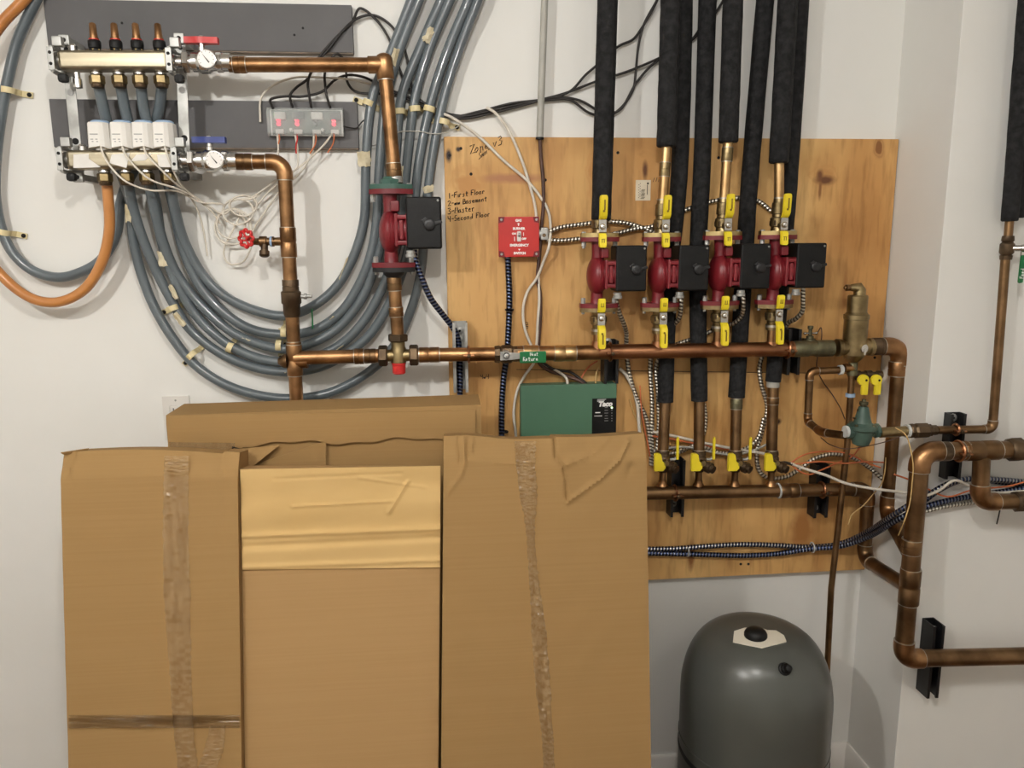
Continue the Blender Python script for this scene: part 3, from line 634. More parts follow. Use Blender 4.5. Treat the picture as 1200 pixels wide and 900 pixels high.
def tube_strap(x, y, d, ang, label, L=.034, w=.011, r=.0105):
    """cream two-hole strap bridging a tube; ang = direction of its long side"""
    c = P(x, y, d); u = (XA*math.cos(ang)+ZA*math.sin(ang)); v = ZA.cross(FRONT) if False else (-XA*math.sin(ang)+ZA*math.cos(ang))
    wall = Vector((c.x, 0, c.z)); dd = -c.y
    t = thing('tube_strap', label, 'strap', wall, 'cream tube straps')
    pts = []
    for s, h in [(-L, .002), (-r-.004, .002), (-r-.001, dd*.6)]: pts.append((s, h))
    for k in range(9):
        a = PI-PI*k/8; pts.append((math.cos(a)*(r+.001), dd+math.sin(a)*(r+.001)))
    for s, h in [(r+.001, dd*.6), (r+.004, .002), (L, .002)]: pts.append((s, h))
    mb = MB(); bm = mb.bm
    vs = []
    for s, h in pts:
        p = wall+u*s+FRONT*h; q = p+FRONT*.0022
        vs.append([bm.verts.new(p-v*w/2), bm.verts.new(p+v*w/2), bm.verts.new(q+v*w/2), bm.verts.new(q-v*w/2)])
    for a, b in zip(vs, vs[1:]):
        for k in range(4): bm.faces.new((a[k], a[(k+1) % 4], b[(k+1) % 4], b[k]))
    bm.faces.new(vs[0]); bm.faces.new(vs[-1][::-1])
    part(mb, 'bridge', M['strap'], t)
    for s in (-L+.006, L-.006):
        p = wall+u*s; part(MB().lathe(p+FRONT*.003, FRONT, [(0, .0042), (.003, .0042), (.004, .003), (.0042, .001)], 12), 'screw', M['dark'], t)
    return t
PR = .0098
up = {1: [(410, 310), (420, 285), (427, 255), (429, 190), (437, 112), (458, 62), (482, 0), (494, -32), (528, -140)], 2: [(420, 335), (434, 300), (441, 262), (445, 190), (452, 120), (467, 62), (491, 0), (503, -32), (537, -140)],
      3: [(424, 350), (440, 310), (452, 262), (463, 190), (471, 112), (493, 55), (517, 0), (530, -32), (564, -140)], 4: [(425, 378), (446, 342), (462, 300), (470, 262), (477, 190), (487, 112), (504, 55), (527, 0), (540, -32), (574, -140)],
      5: [(435, 390), (458, 352), (474, 310), (483, 265), (491, 190), (507, 112), (526, 55), (549, 0), (560, -32), (594, -140)], 6: [(465, 400), (482, 362), (493, 320), (498, 265), (506, 190), (521, 112), (539, 55), (560, 0), (571, -32), (605, -140)]}
tubes = {}
spec = {6: ([(115, 98, .085), (122, 130, .07), (130, 160, .05), (141, 200, .035), (152, 235, .03), (157, 285, .028), (167, 325, .024), (182, 362, .024), (203, 397, .024), (226, 425, .024), (255, 446, .024), (290, 460, .024), (335, 467, .024), (380, 462, .024), (415, 447, .024), (445, 425, .024)], 'grey heating tube, outermost of the six big loops, lowest on the wall'),
        5: ([(149, 205, .085), (154, 235, .06), (164, 270, .045), (182, 315, .03), (200, 350, .024), (222, 385, .024), (255, 412, .024), (290, 428, .024), (335, 436, .024), (375, 430, .024), (410, 412, .024)], 'grey heating tube, second loop in from the outermost big loop'),
        4: ([(141, 98, .085), (147, 130, .07), (157, 165, .055), (172, 200, .04), (183, 240, .032), (190, 285, .03), (206, 330, .028), (230, 370, .024), (265, 402, .024), (300, 419, .024), (335, 424, .024), (370, 418, .024), (400, 403, .024)], 'grey heating tube, third loop in from the outermost big loop'),
        3: ([(173, 205, .085), (180, 240, .065), (190, 280, .045), (204, 315, .03), (222, 342, .024), (245, 367, .024), (270, 388, .024), (300, 402, .024), (335, 409, .024), (365, 402, .024), (395, 385, .024)], 'grey heating tube, fourth loop in from the outermost big loop'),
        2: ([(165, 98, .085), (169, 130, .07), (180, 165, .055), (194, 205, .04), (204, 245, .032), (214, 290, .028), (235, 336, .024), (262, 366, .024), (295, 386, .024), (335, 392, .024), (370, 386, .024), (400, 365, .024)], 'grey heating tube, second smallest of the six big loops'),
        1: ([(198, 205, .085), (204, 240, .06), (217, 285, .035), (240, 325, .024), (265, 348, .024), (300, 364, .024), (335, 370, .024), (368, 358, .024), (395, 335, .024)], 'grey heating tube, innermost and smallest of the six big loops')}
for k in (6, 5, 4, 3, 2, 1):
    pts, lab = spec[k]
    tubes[k] = tube_thing('heating_tube', lab, [tuple(p) for p in pts]+[(x, y, .026 if y > 20 else .034) for x, y in up[k]], PR, M['pex'], 'grey looped heating tubes')
tube_grey = tube_thing('heating_tube', 'grey heating tube looping away under the orange one and off the picture edge', [(190, 98, .085), (186, 130, .06), (172, 175, .03), (150, 212, .024), (141, 240, .024), (136, 275, .024), (118, 305, .024), (92, 320, .024), (68, 325, .024), (40, 318, .024), (18, 300, .024), (4, 275, .024), (-5, 235, .024), (-5, 190, .024), (2, 130, .024), (10, 90, .024), (20, 50, .024), (42, 0, .03), (58, -32, .034), (110, -140, .034)], PR, M['pex'], 'tubes looping past the manifold side')
tube_or = tube_thing('heating_tube', 'orange heating tube hanging in a loop from the lower manifold', [(124, 205, .085), (127, 235, .08), (128, 270, .07), (119, 308, .06), (98, 340, .055), (68, 354, .055), (38, 350, .055), (2, 323, .05), (-35, 270, .05), (-50, 190, .045), (-35, 90, .045), (0, 30, .045), (28, 0, .045), (52, -32, .045), (112, -140, .045)], PR, M['pex_orange'], 'tubes looping past the manifold side')
scrap(tubes[4], 193, 303, .03, .020, .030, .05); scrap(tubes[5], 152, 250, .05, .012, .035, -.1); scrap(tubes[4], 212, 374, .026, .011, .030, .6); scrap(tubes[3], 205, 342, .03, .010, .03, .35)
scrap(tubes[1], 427, 187, .026, .026, .030, .1, 5); scrap(tubes[3], 468, 205, .026, .014, .036, -.15); scrap(tubes[3], 502, 42, .028, .018, .032, -.35, 5); scrap(tubes[2], 463, 68, .03, .013, .032, -.3); scrap(tubes[6], 502, 222, .026, .022, .014, .25)
scrap(tubes[4], 290, 462, .0, .001, .001) if False else None
for k, x, y, a, h in ((1, 403, 315, -.4, .05), (4, 397, 408, -1.0, .03), (2, 390, 372, -1.0, .012), (3, 290, 397, 1.1, .016), (6, 345, 466, 1.5, .016), (5, 340, 436, 1.5, .018)):
    scrap(tubes[k], x, y, .0225, .005, h, a)
for x, y, a, lab in [(432, 121, -.35, 'cream strap on the smallest tube loop, highest beside the copper pipe'), (468, 131, 0.05, 'cream strap just beyond the vertical copper pipe, on the third rising tube'),
                     (486, 128, .1, 'cream strap in the strap row, on the fourth rising tube'), (503, 128, -.25, 'cream strap in the strap row, on the fifth rising tube'), (520, 143, -.25, 'cream strap closest to the plywood corner, on the outermost rising tube')]:
    tube_strap(x, y, .026, a, lab)
tube_strap(203, 361, .026, .35, 'cream strap highest on the falling side of the big loops, beside torn tape')
tube_strap(225, 416, .024, .75, 'cream strap alone on the outermost big loop')
tube_strap(270, 407, .024, 1.15, 'cream strap at the bottom of the third big loop')
tube_strap(327, 405, .024, 1.5, 'cream strap beside the vertical copper pipe, on the fourth loop')
tube_strap(333, 389, .024, 1.5, 'cream strap half behind the vertical copper pipe, on the fifth loop')
tube_strap(4, 272, .024, -.25, 'cream strap on the grey tube at the wall edge, lower one')
tube_strap(10, 106, .024, -.15, 'cream strap on the grey tube at the wall edge, upper one')

# ------------------------------------------------------------------ radiant manifold
MD = .10
def manifold(label, x0, x1, ya, yb, ports_up, ports_dn, kind, loc):
    t = thing('heating_manifold', label, 'manifold', loc, 'stainless manifold bars')
    a, b = P(x0, ya, MD), P(x1, yb, MD); h = .0175
    ax = (b-a).normalized(); up_ = FRONT.cross(ax) if FRONT.cross(ax).z > 0 else -FRONT.cross(ax)
    L = (b-a).length; mid = (a+b)/2
    part(MB().box(mid, (L, .036, .034), .007, ax=(ax, YA, up_), seg=4), 'bar', M['stainless'], t)
    if kind:
        for q in ([(104, 187), (120, 181), (128, 192), (116, 196)], ):
            pass
    for e, s in ((a, -1), (b, 1)):
        part(MB().lathe(e-ax*s*.002, ax*s, [(0, .0155), (.010, .0155), (.012, .013), (.014, .013)], 20), 'end_plug', M['chrome'], t)
    for k, (x, y) in enumerate(ports_dn):
        c = P(x, y, MD-.005)
        o = part(MB().lathe(mid+ax*((c-mid).dot(ax))-up_*(h-.002), -up_, [(0, .009), (.004, .0105), (.007, .0105), (.008, .008), (.010, .008)], 20), 'outlet_nipple', M['chrome'], t)
        part(MB().lathe(mid+ax*((c-mid).dot(ax))-up_*(h+.006), -up_, [(0, .0115), (.002, .0135), (.014, .0135), (.016, .012), (.020, .011)], 6, .3), 'compression_nut', M['brass'], t, sharp=.4)
        part(MB().lathe(mid+ax*((c-mid).dot(ax))-up_*(h+.022), -up_, [(0, .0115), (.004, .0112), (.006, .0102)], 16), 'ferrule', M['bronze'], t)
    for (x, y) in ports_up:
        c = P(x, y, MD); base_ = mid+ax*((c-mid).dot(ax))+up_*(h-.001)
        o = part(MB().lathe(base_, up_, [(0, .0105), (.004, .0105), (.005, .009), (.006, .0105), (.010, .0112), (.018, .0112), (.020, .0095)], 14), 'flow_meter', M['black_plastic'], t)
        part(MB().lathe(base_+up_*.0195, up_, [(0, .0085), (.004, .0085), (.005, .0068), (.028, .0058), (.030, .004)], 16), 'sight_tube', M['copper'], o, 'copper coloured sight tube')
        part(MB().lathe(base_+up_*.0195, up_, [(0, .0088), (.0024, .0088)], 16), 'red_collar', M['red'], o)
        part(MB().lathe(base_-up_*.002, up_, [(0, .010), (.006, .0112)], 6), 'brass_seat', M['brass_br'], o)
    return t, a, b, ax, up_
mu = manifold('upper stainless manifold bar with four copper tipped flow meters', 72, 200, 72, 72.5, [(110, 45), (135, 45), (160, 45), (186, 45)], [(115, 92), (141, 92), (165, 92), (190, 92)], 0, P(136, 72, MD))
ml = manifold('lower stainless manifold bar under the white valve actuators', 82, 207, 188, 187.5, [], [(124, 205), (149, 205), (173, 205), (198, 205)], 1, P(145, 188, MD))
# torn protective film left on the lower bar
for q in ([(86, 181), (104, 180), (104, 186), (118, 196), (86, 197)], [(131, 181), (152, 179), (148, 197), (128, 191)], [(160, 181), (178, 180), (170, 188), (153, 189)], [(184, 181), (206, 180), (206, 196), (186, 196)]):
    mb = MB(); mb.prism([P(x, y, MD+.0186) for x, y in q], (0, .0005, 0)); part(mb, 'film_scrap', M['white_plastic'], ml[0], 'torn white protective film')
for x in (94, 97):
    pass
def vent(parent, x, y): 
    c = P(x, y, MD); part(MB().lathe(c, ZA, [(0, .008), (.008, .008), (.010, .006), (.012, .005)], 14), 'vent_plug', M['chrome'], parent)
vent(mu[0], 86, 60); vent(ml[0], 97, 177)
c = P(90, 88, MD); part(MB().lathe(c+ZA*.004, -ZA, [(0, .006), (.010, .006), (.011, .008), (.026, .008), (.027, .005)], 14), 'drain_cock', M['chrome'], mu[0])
# mounting brackets: strap plate, clamp rings round both bars, end tabs
def bracket(label, xs, yt, yb_, xm, bars, cl):
    a, b = P(xs[0], yt, .075), P(xs[1], yb_, .075)
    t = thing('manifold_bracket', label, 'bracket', ((a.x+b.x)/2, 0, (a.z+b.z)/2), 'galvanised manifold brackets')
    d = (b-a).normalized(); side = d.cross(FRONT).normalized()
    part(MB().box((a+b)/2, ((b-a).length, .0025, .019), .0008, ax=(d, YA, side)), 'strap_plate', M['steel'], t)
    for k, s in enumerate((.06, .37, .73, .92)):
        p = a+(b-a)*s; part(MB().lathe(p+FRONT*.0012, FRONT, [(0, .0062 if k in (1, 2) else .0045), (.0008, .0058 if k in (1, 2) else .004)], 14), 'slot_hole', M['dark'] if k != 1 else M['grey_print'], t)
    for e in (a, b):                                        # stand-off feet back to the wall
        part(MB().box((e.x, -.037, e.z), (.017, .076, .012), .001), 'stand_off', M['steel'], t)
        part(MB().box(e+FRONT*.004, (.019, .009, .019), .002), 'end_tab', M['steel'], t)
        part(MB().lathe(e+FRONT*.008, FRONT, [(0, .0042), (.001, .004)], 12), 'bolt_hole', M['dark'], t)
    for (x, y) in cl:
        c = P(x, y, MD)
        ring = [(-.022, -.022), (.022, -.022), (.022, .022), (-.022, .022)]
        mb = MB(); pts = []
        for k in range(24):
            q = 2*PI*k/24; cc, ss = math.cos(q), math.sin(q); f = 1/max(abs(cc), abs(ss))**.75
            pts.append(c+YA*(cc*f*.0215)+ZA*(ss*f*.0215))
        mb.tube(pts, .0042, 8, closed=True); 
        o = part(mb, 'clamp_ring', M['steel'], t)
        part(MB().box(c+FRONT*.024, (.011, .003, .040), .001), 'clamp_face', M['steel'], t)
        for dz in (.010, -.009): part(MB().cyl(c+FRONT*.0252+ZA*dz, c+FRONT*.0262+ZA*dz, .003, seg=10), 'clamp_hole', M['dark'], t)
        part(MB().box(c+ZA*.031+FRONT*.012+XA*.010, (.017, .014, .017), .002), 'clamp_lug', M['steel'], t)
        part(MB().box(c-ZA*.031+FRONT*.010+XA*.012, (.017, .016, .015), .005), 'rubber_pad', M['rubber'], t)
    return t
bracket('galvanised bracket holding the plugged ends of both manifold bars', (77, 93), 48, 208, 0, 0, [(67, 72), (77, 188)])
bracket('galvanised bracket holding the valve ends of both manifold bars', (211, 218), 46, 204, 0, 0, [(203, 73), (209, 188)])
def manifold_valve(label, y, xs, mname, ht):
    """nickel ball valve with a butterfly handle and a dial thermometer"""
    x0, x1, xh, xd = xs; a, b = P(x0, y, MD), P(x1, y, MD); ax = (b-a).normalized(); L = (b-a).length
    t = thing('ball_valve', label, 'valve', (a+b)/2, 'manifold ball valves')
    part(MB().lathe(a, ax, [(0, .012), (L*.14, .012), (L*.15, .0165), (L*.24, .0165), (L*.25, .013), (L*.30, .013), (L*.31, .0175), (L*.40, .0175), (L*.46, .0205), (L*.60, .0205), (L*.66, .016), (L*.74, .0155), (L*.75, .0185), (L*.84, .0185), (L*.85, .0165), (L, .0165)], 24), 'body', M['chrome'], t, sharp=.4)
    hexnut(t, a+ax*L*.2, ax, L*.12, .0205, M['chrome'], 'union_nut'); hexnut(t, a+ax*L*.80, ax, L*.10, .0200, M['steel'], 'packing_nut')
    h = P(xh, y, MD); s = h+ZA*.015
    part(MB().lathe(s, ZA, [(0, .008), (.010, .008), (.011, .006), (.018, .006)], 14), 'stem', M['chrome'], t)
    g = s+ZA*.0225
    hd = MB(); W_ = [(-.030, .007), (-.012, .0075), (-.008, .009), (.008, .009), (.012, .0075), (.030, .007)]
    hd.prism([g+XA*u+ZA*(-.0055) - YA*v for u, v in W_]+[g+XA*u+ZA*(-.0055)+YA*v for u, v in W_[::-1]], (0, 0, .011))
    o = part(hd, 'butterfly_handle', M[mname], t, ht)
    part(MB().lathe(g+ZA*.005, ZA, [(0, .005), (.003, .0045), (.004, .003)], 6), 'handle_nut', M['chrome'], o)
    c = P(xd, y+1, MD)+FRONT*.022
    dl = part(MB().lathe(c, FRONT, [(0, .010), (.004, .0165), (.010, .0172), (.012, .0165), (.0125, .0150)], 28), 'thermometer', M['chrome'], t)
    part(MB().lathe(c+FRONT*.0118, FRONT, [(0, .0150), (.001, .0150)], 28), 'dial', M['dial'], dl)
    mk = MB()
    for k in range(9):
        q = -2.2+4.4*k/8+PI/2; u = XA*math.cos(q)+ZA*math.sin(q); mk.box(c+FRONT*.013+u*.0128, (.0022, .0004, .0006), ax=(u, YA, u.cross(YA)))
    part(mk, 'tick_marks', M['dark'], dl)
    u = (XA*.6-ZA*.8).normalized(); part(MB().prism([c+FRONT*.0134+u*.008+u.cross(YA)*.0011, c+FRONT*.0134-u*.011, c+FRONT*.0134+u*.008-u.cross(YA)*.0011], (0, -.0006, 0)), 'needle', M['dark'], dl)
    part(MB().cyl(c-FRONT*.022, c, .007, seg=14), 'well', M['chrome'], t)
    return t
manifold_valve('nickel ball valve with red butterfly handle and round thermometer', 73, (206, 271, 238, 248), 'red', 'red handle')
manifold_valve('nickel ball valve with blue butterfly handle and round thermometer', 188.5, (212, 278, 247, 257), 'blue', 'blue handle')

# valve actuators on the lower bar
ACT = [(118, 'first actuator, closest to the plugged end'), (144, 'second actuator from the plugged end'), (169, 'third actuator from the plugged end'), (193, 'fourth actuator, next to the blue handled valve')]
def act_label(s): return 'white boxy valve '+s
a0 = None
for k, (x, lab) in enumerate(ACT):
    c = P(x+1, 161, MD)
    if a0 is None:
        t = a0 = thing('valve_actuator', act_label(lab), 'actuator', c, 'white valve actuators')
        prof = [(-.0195, .022), (.0195, .022), (.0215, -.026), (-.0215, -.026)]
        w_, dp = .0172, .020
        def ring(z, w, d, bow=0): return [c+XA*u*w+YA*v*d+ZA*(z+bow*(1-abs(u))) for u, v in ((-1, .6), (-1, -.75), (-.8, -1), (.25, -1), (.62, -.82), (1, -.4), (1, .6), (.7, 1), (-.7, 1))]
        part(MB().loft([ring(.025, w_*.93, dp*.93), ring(.023, w_, dp), ring(-.014, w_*1.06, dp*1.06), ring(-.022, w_*1.08, dp*1.08, .006), ring(-.0225, w_*.98, dp*.98, .006)]), 'housing', M['white_plastic'], t, sharp=.35)
        part(MB().lathe(c+ZA*.0245, ZA, [(0, .0165), (.003, .0165), (.005, .013)], 20), 'blue_ring', M['blue_tape'], t, 'pale blue top ring')
        part(MB().lathe(c-ZA*.020, -ZA, [(0, .014), (.010, .014), (.014, .011)], 18), 'adapter_nut', M['chrome'], t)
        mk = MB()
        for u, z, wd in ((-.006, -.006, .005), (.002, -.006, .004), (-.005, -.010, .003), (.003, -.010, .003), (-.002, .003, .014)): mk.box(c+XA*(u-.003)+FRONT*(dp*1.033)+ZA*z, (wd, .0012, .0016))
        part(mk, 'print', M['grey_print'], t)
    else: dup(a0, c, act_label(lab))

# ------------------------------------------------------------------ copper supply to the big pump
HD = .09
t = thing('copper_pipe', 'copper pipe running from the red handled valve and turning down into the big pump', 'pipe', P(450, 75, HD), 'copper pipe runs')
A = [P(268, 76, MD), P(449, 76, MD), P(463, 213, HD)]
A[1] = P(450.5, 76, HD)
part(MB().cyl(A[0], A[1], .0133, seg=20), 'pipe', M['copper'], t); part(MB().cyl(A[1], A[2], .0133, seg=20), 'pipe', M['copper'], t)
dv_ = (A[2]-A[1]).normalized()
eb = part(MB().lathe(A[1]-dv_*.0215, dv_, [(0, .002), (.0015, .008), (.004, .0125), (.009, .0158), (.016, .0165), (.048, .0165), (.049, .0155)], 24), 'elbow', M['copper'], t, sharp=1.2)
part(MB().cyl(A[1]+dv_*.0262, A[1]+dv_*.0285, .0158, seg=22), 'solder_ring', M['solder'], eb)
part(MB().lathe(A[1], (A[0]-A[1]), [(.004, .0158), (.030, .0158), (.031, .0150)], 22), 'elbow_socket', M['copper'], t)
d = (A[1]-A[0]).normalized()
coupling(t, A[0]+d*.020, d, .022, .0152, M['copper'])
d = (A[2]-A[1]).normalized(); coupling(t, P(461.5, 200, HD), d, .026, .0152, M['copper_dark'])
part(MB().lathe(P(462.6, 207, HD), d, [(0, .015), (.010, .0155), (.012, .0165)], 20), 'adapter', M['steel'], t)

def ctl_pump(name, label, c, k=1.0, group=None, fl=.068):
    """wet rotor circulator: oval flanges, necks, volute, motor drum, black terminal box. c = middle between the flanges"""
    t = thing(name, label, 'pump', c, group)
    def o(x, y, z): return c+Vector((x, y, z))*k
    mb = MB()
    mb.ball(o(-.004, .002, -.006), .0215*k, .036*k, .041*k, 26, 18)
    mb.lathe(o(-.004, 0, -fl), ZA, [(0, .016*k), (.006*k, .0135*k), (.025*k, .0125*k), (.05*k, .0135*k)], 18)
    mb.lathe(o(-.003, 0, fl), -ZA, [(0, .016*k), (.006*k, .0135*k), (.03*k, .0125*k), (.05*k, .0140*k)], 18)
    for s in (-1, 1):
        prof = [(-.040, -.008), (-.034, -.014), (-.018, -.024), (0, -.027), (.018, -.024), (.034, -.014), (.040, -.008), (.040, .008), (.034, .014), (.018, .024), (0, .027), (-.018, .024), (-.034, .014), (-.040, .008)]
        mb.prism([o(x, y, s*fl-.0045) for x, y in prof], (0, 0, .009*k))
    mb.box(o(.007, -.020, .040), (.016*k, .012*k, .020*k), .003*k)
    mb.torus(o(-.004, .002, -.005), XA, .0350*k, .0030*k, 28, 8)
    part(mb, 'volute', M['pump_red'], t, sharp=.6)
    mb = MB()
    mb.lathe(o(.004, -.006, -.003), XA, [(0, .026*k), (.006*k, .028*k), (.030*k, .028*k)], 26)
    mb.box(o(.0085, -.008, -.003), (.007*k, .058*k, .060*k), .003*k); mb.box(o(.0285, -.008, -.003), (.006*k, .058*k, .060*k), .003*k)
    for z in (-.026, .020): mb.box(o(.018, -.030, z), (.022*k, .012*k, .008*k), .002*k)
    mb.box(o(.018, -.034, -.003), (.008*k, .008*k, .036*k), .003*k)
    part(mb, 'motor_drum', M['pump_red'], t, sharp=.5)
    bx = MB().box(o(.059, -.012, .009), (.064*k, .056*k, .093*k), .004*k, seg=3)
    b_ = part(bx, 'terminal_box', M['black_plastic'], t)
    kb = MB().lathe(o(.069, -.040, .006), FRONT, [(0, .0105*k), (.003*k, .0105*k), (.0045*k, .009*k), (.005*k, .004*k)], 22)
    kb.box(o(.082, -.0415, .009), (.020*k, .003*k, .006*k), .001*k, ax=(Vector((.96, 0, .28)), YA, Vector((-.28, 0, .96)))); kb.box(o(.062, -.0415, .012), (.010*k, .003*k, .012*k), .001*k, ax=(Vector((.8, 0, .6)), YA, Vector((-.6, 0, .8))))
    part(kb, 'speed_switch', M['black_metal'], b_)
    part(MB().lathe(o(.085, -.040, .049), FRONT, [(0, .0022*k), (.0012*k, .0018*k)], 10), 'cover_screw', M['steel'], b_)
    part(MB().lathe(o(.033, -.030, -.040), -ZA, [(0, .008*k), (.006*k, .008*k), (.007*k, .0095*k), (.012*k, .0095*k), (.013*k, .007*k)], 10), 'cable_connector', M['steel'], t)
    for x in (-.033, .033):
        for s in (-1, 1):
            z = s*fl
            mb = MB().lathe(o(x, 0, z+.004), ZA, [(0, .0052*k), (.0105*k, .0052*k), (.012*k, .004*k)], 6); mb.lathe(o(x, 0, z-.004), -ZA, [(0, .0052*k), (.0095*k, .0052*k), (.010*k, .0036*k), (.014*k, .0034*k)], 6)
            mb.cyl(o(x, 0, z-.006), o(x, 0, z+.006), .0035*k, seg=8)
            part(mb, 'flange_bolt', M['steel'], t, sharp=.4)
    return t
def flange_plate(parent, c, s, m, k=1.0, name='companion_flange'):
    prof = [(-.039, -.008), (-.033, -.013), (-.017, -.023), (0, -.026), (.017, -.023), (.033, -.013), (.039, -.008), (.039, .008), (.033, .013), (.017, .023), (0, .026), (-.017, .023), (-.033, .013), (-.039, .008)]
    return part(MB().prism([c+Vector((x, y, 0))*k for x, y in prof], (0, 0, s*.0085*k)), name, m, parent)
bp_c = P(460, 268, HD)
big = ctl_pump('circulator_pump', 'larger red circulator pump under the green flange, by the grey tubes', bp_c, 1.06, 'red circulator pumps', .0665)
flange_plate(big, bp_c+ZA*.0752, 1, M['flange_green'], 1.06); flange_plate(big, bp_c-ZA*.0752, -1, M['black_metal'], 1.06)
part(MB().lathe(bp_c+ZA*.083, ZA, [(0, .021), (.010, .021), (.013, .016), (.016, .015)], 8), 'flange_hub', M['flange_green'], big)
part(MB().lathe(bp_c-ZA*.083, -ZA, [(0, .022), (.006, .021), (.014, .013), (.018, .0135)], 20), 'flange_hub', M['black_metal'], big)

# ------------------------------------------------------------------ header pipe with branch fittings
tee_c = P(467, 416.5, HD)
t = thing('copper_pipe', 'short upright copper pipe between the big pump and the brass valve with red cap', 'pipe', P(463, 340, HD), 'copper pipe runs')
a, b = bp_c-ZA*.094, tee_c+ZA*.040; a = Vector((tee_c.x-.004, -HD, a.z))
part(MB().cyl(a, b, .0128, seg=20), 'pipe', M['copper'], t)
d = (b-a).normalized(); coupling(t, a+d*.014, d, .026, .0146, M['copper_dark']); coupling(t, a+d*.070, d, .018, .0146, M['copper'])
t = thing('bypass_valve', 'dark brass tee valve with a red cap hanging below the header pipe', 'valve', tee_c, 'branch valves')
part(MB().lathe(tee_c-ZA*.016, ZA, [(0, .011), (.002, .0155), (.030, .0155), (.034, .014), (.046, .014)], 20), 'body', M['brass'], t)
hexnut(t, tee_c+ZA*.036, ZA, .015, .0205, M['bronze'], 'union_nut')
for s in (-1, 1):
    part(MB().cyl(tee_c, tee_c+XA*s*.022, .0125, seg=18), 'branch', M['brass'], t); hexnut(t, tee_c+XA*s*.031, XA, .018, .0215, M['bronze'], 'union_nut')
part(MB().lathe(tee_c-ZA*.014, -ZA, [(0, .0145), (.004, .0145), (.005, .0135), (.022, .0130), (.024, .011)], 16), 'red_cap', M['red'], t, 'red plastic cap')
HR = .0155
def seg_pipe(label, pts, r, m, couplings=(), group='copper pipe runs', name='copper_pipe', mf=None):
    t = thing(name, label, 'pipe', pts[0], group); run(t, pts, r, m, mf=mf)
    return t
h0, h1 = P(345, 419.5, HD), P(445, 417, HD)
t = seg_pipe('copper header length from the upright pipe to the red capped valve', [h0, h1], .0142, M['copper'])
coupling(t, P(421, 417.6, HD), XA, .018, .0160, M['copper']); coupling(t, P(434, 417.3, HD), XA, .022, .0152, M['copper_dark'], ring=False)
h0, h1 = P(490, 416, HD), P(580, 415, HD)
t = seg_pipe('copper header length crossing the galvanised strut channel', [h0, h1], .0142, M['copper'])
coupling(t, P(503, 415.8, HD), XA, .040, .0158, M['copper'])
clamp(t, P(549, 415.4, HD), XA, .0142, M['copper_red'])
bv = P(592, 415, HD)
t = thing('ball_valve', 'bronze ball valve on the header with a green hand-lettered handle', 'valve', bv, 'tagged ball valves')
part(MB().lathe(bv-XA*.022, XA, [(0, .017), (.010, .0185), (.012, .016), (.016, .019), (.034, .019), (.038, .016), (.060, .0165)], 8), 'body', M['bronze'], t, sharp=.4)
part(MB().lathe(bv+FRONT*.010, FRONT, [(0, .011), (.012, .010), (.016, .007)], 12), 'stem', M['steel'], t)
lv = part(MB().prism([bv+FRONT*.026+XA*x+ZA*z for x, z in ((-.012, -.009), (.014, -.008), (.032, -.006), (.032, .005), (.014, .006), (-.012, .009))], (0, .003, 0)), 'lever', M['steel'], t)
part(MB().lathe(bv+FRONT*.0265, FRONT, [(0, .006), (.004, .0055), (.005, .003)], 6), 'lever_nut', M['steel'], lv)
g0, g1 = P(609, 412, HD+.028), P(640, 425, HD+.028)
gt = part(MB().box((g0+g1)/2, (g1.x-g0.x, .006, g0.z-g1.z), .002), 'grip', M['green_tag'], t, 'green vinyl grip')
tx = MB(); hand(tx, 'Heat', P(621, 417, HD+.0318), XA, ZA, .0070, .0006); hand(tx, 'Return', P(613, 423, HD+.0318), XA, ZA, .0085, .0007)
part(tx, 'white_lettering', M['white'], gt)
h0, h1 = P(606, 414.5, HD), P(930, 409, HD)
hdr = seg_pipe('long copper header running below the four pumps to the air separator', [h0, h1], HR, M['copper'])
for x, L in ((662, .044), (622, .030)): coupling(hdr, P(x, 414, HD), XA, L, .0170, M['copper_pale'])
ov = MB().cyl(P(700, 412.6, HD), P(928, 409, HD), HR*1.02, seg=22); part(ov, 'branch_manifold', M['copper_red'], hdr, 'redder copper manifold length')
clamp(hdr, P(715, 412.4, HD), XA, .0165, M['copper_red']); clamp(hdr, P(922, 409.3, HD), XA, .0165, M['copper_red'])
t = channel('strut_channel', 'galvanised strut channel standing on the plywood edge behind the header', P(539, 415, PD).x, P(539, 456, PD).z, P(539, 376, PD).z, PD, .031, .040, M['steel'], [P(538, 388, .03).z, P(538, 398, .03).z, P(538, 432, .03).z, P(538, 444, .03).z])
channel('strut_channel', 'short black strut channel behind the header under the first pump', P(712, 415, PD).x, P(712, 446, PD).z, P(712, 397, PD).z, PD, .031, .040, M['black_metal'], [P(712, 401, .03).z])
channel('strut_channel', 'black strut channel behind the header end under the fourth pump', P(921, 415, PD).x, P(921, 436, PD).z, P(921, 384, PD).z, PD, .029, .040, M['black_metal'], [P(921, 430, .03).z])

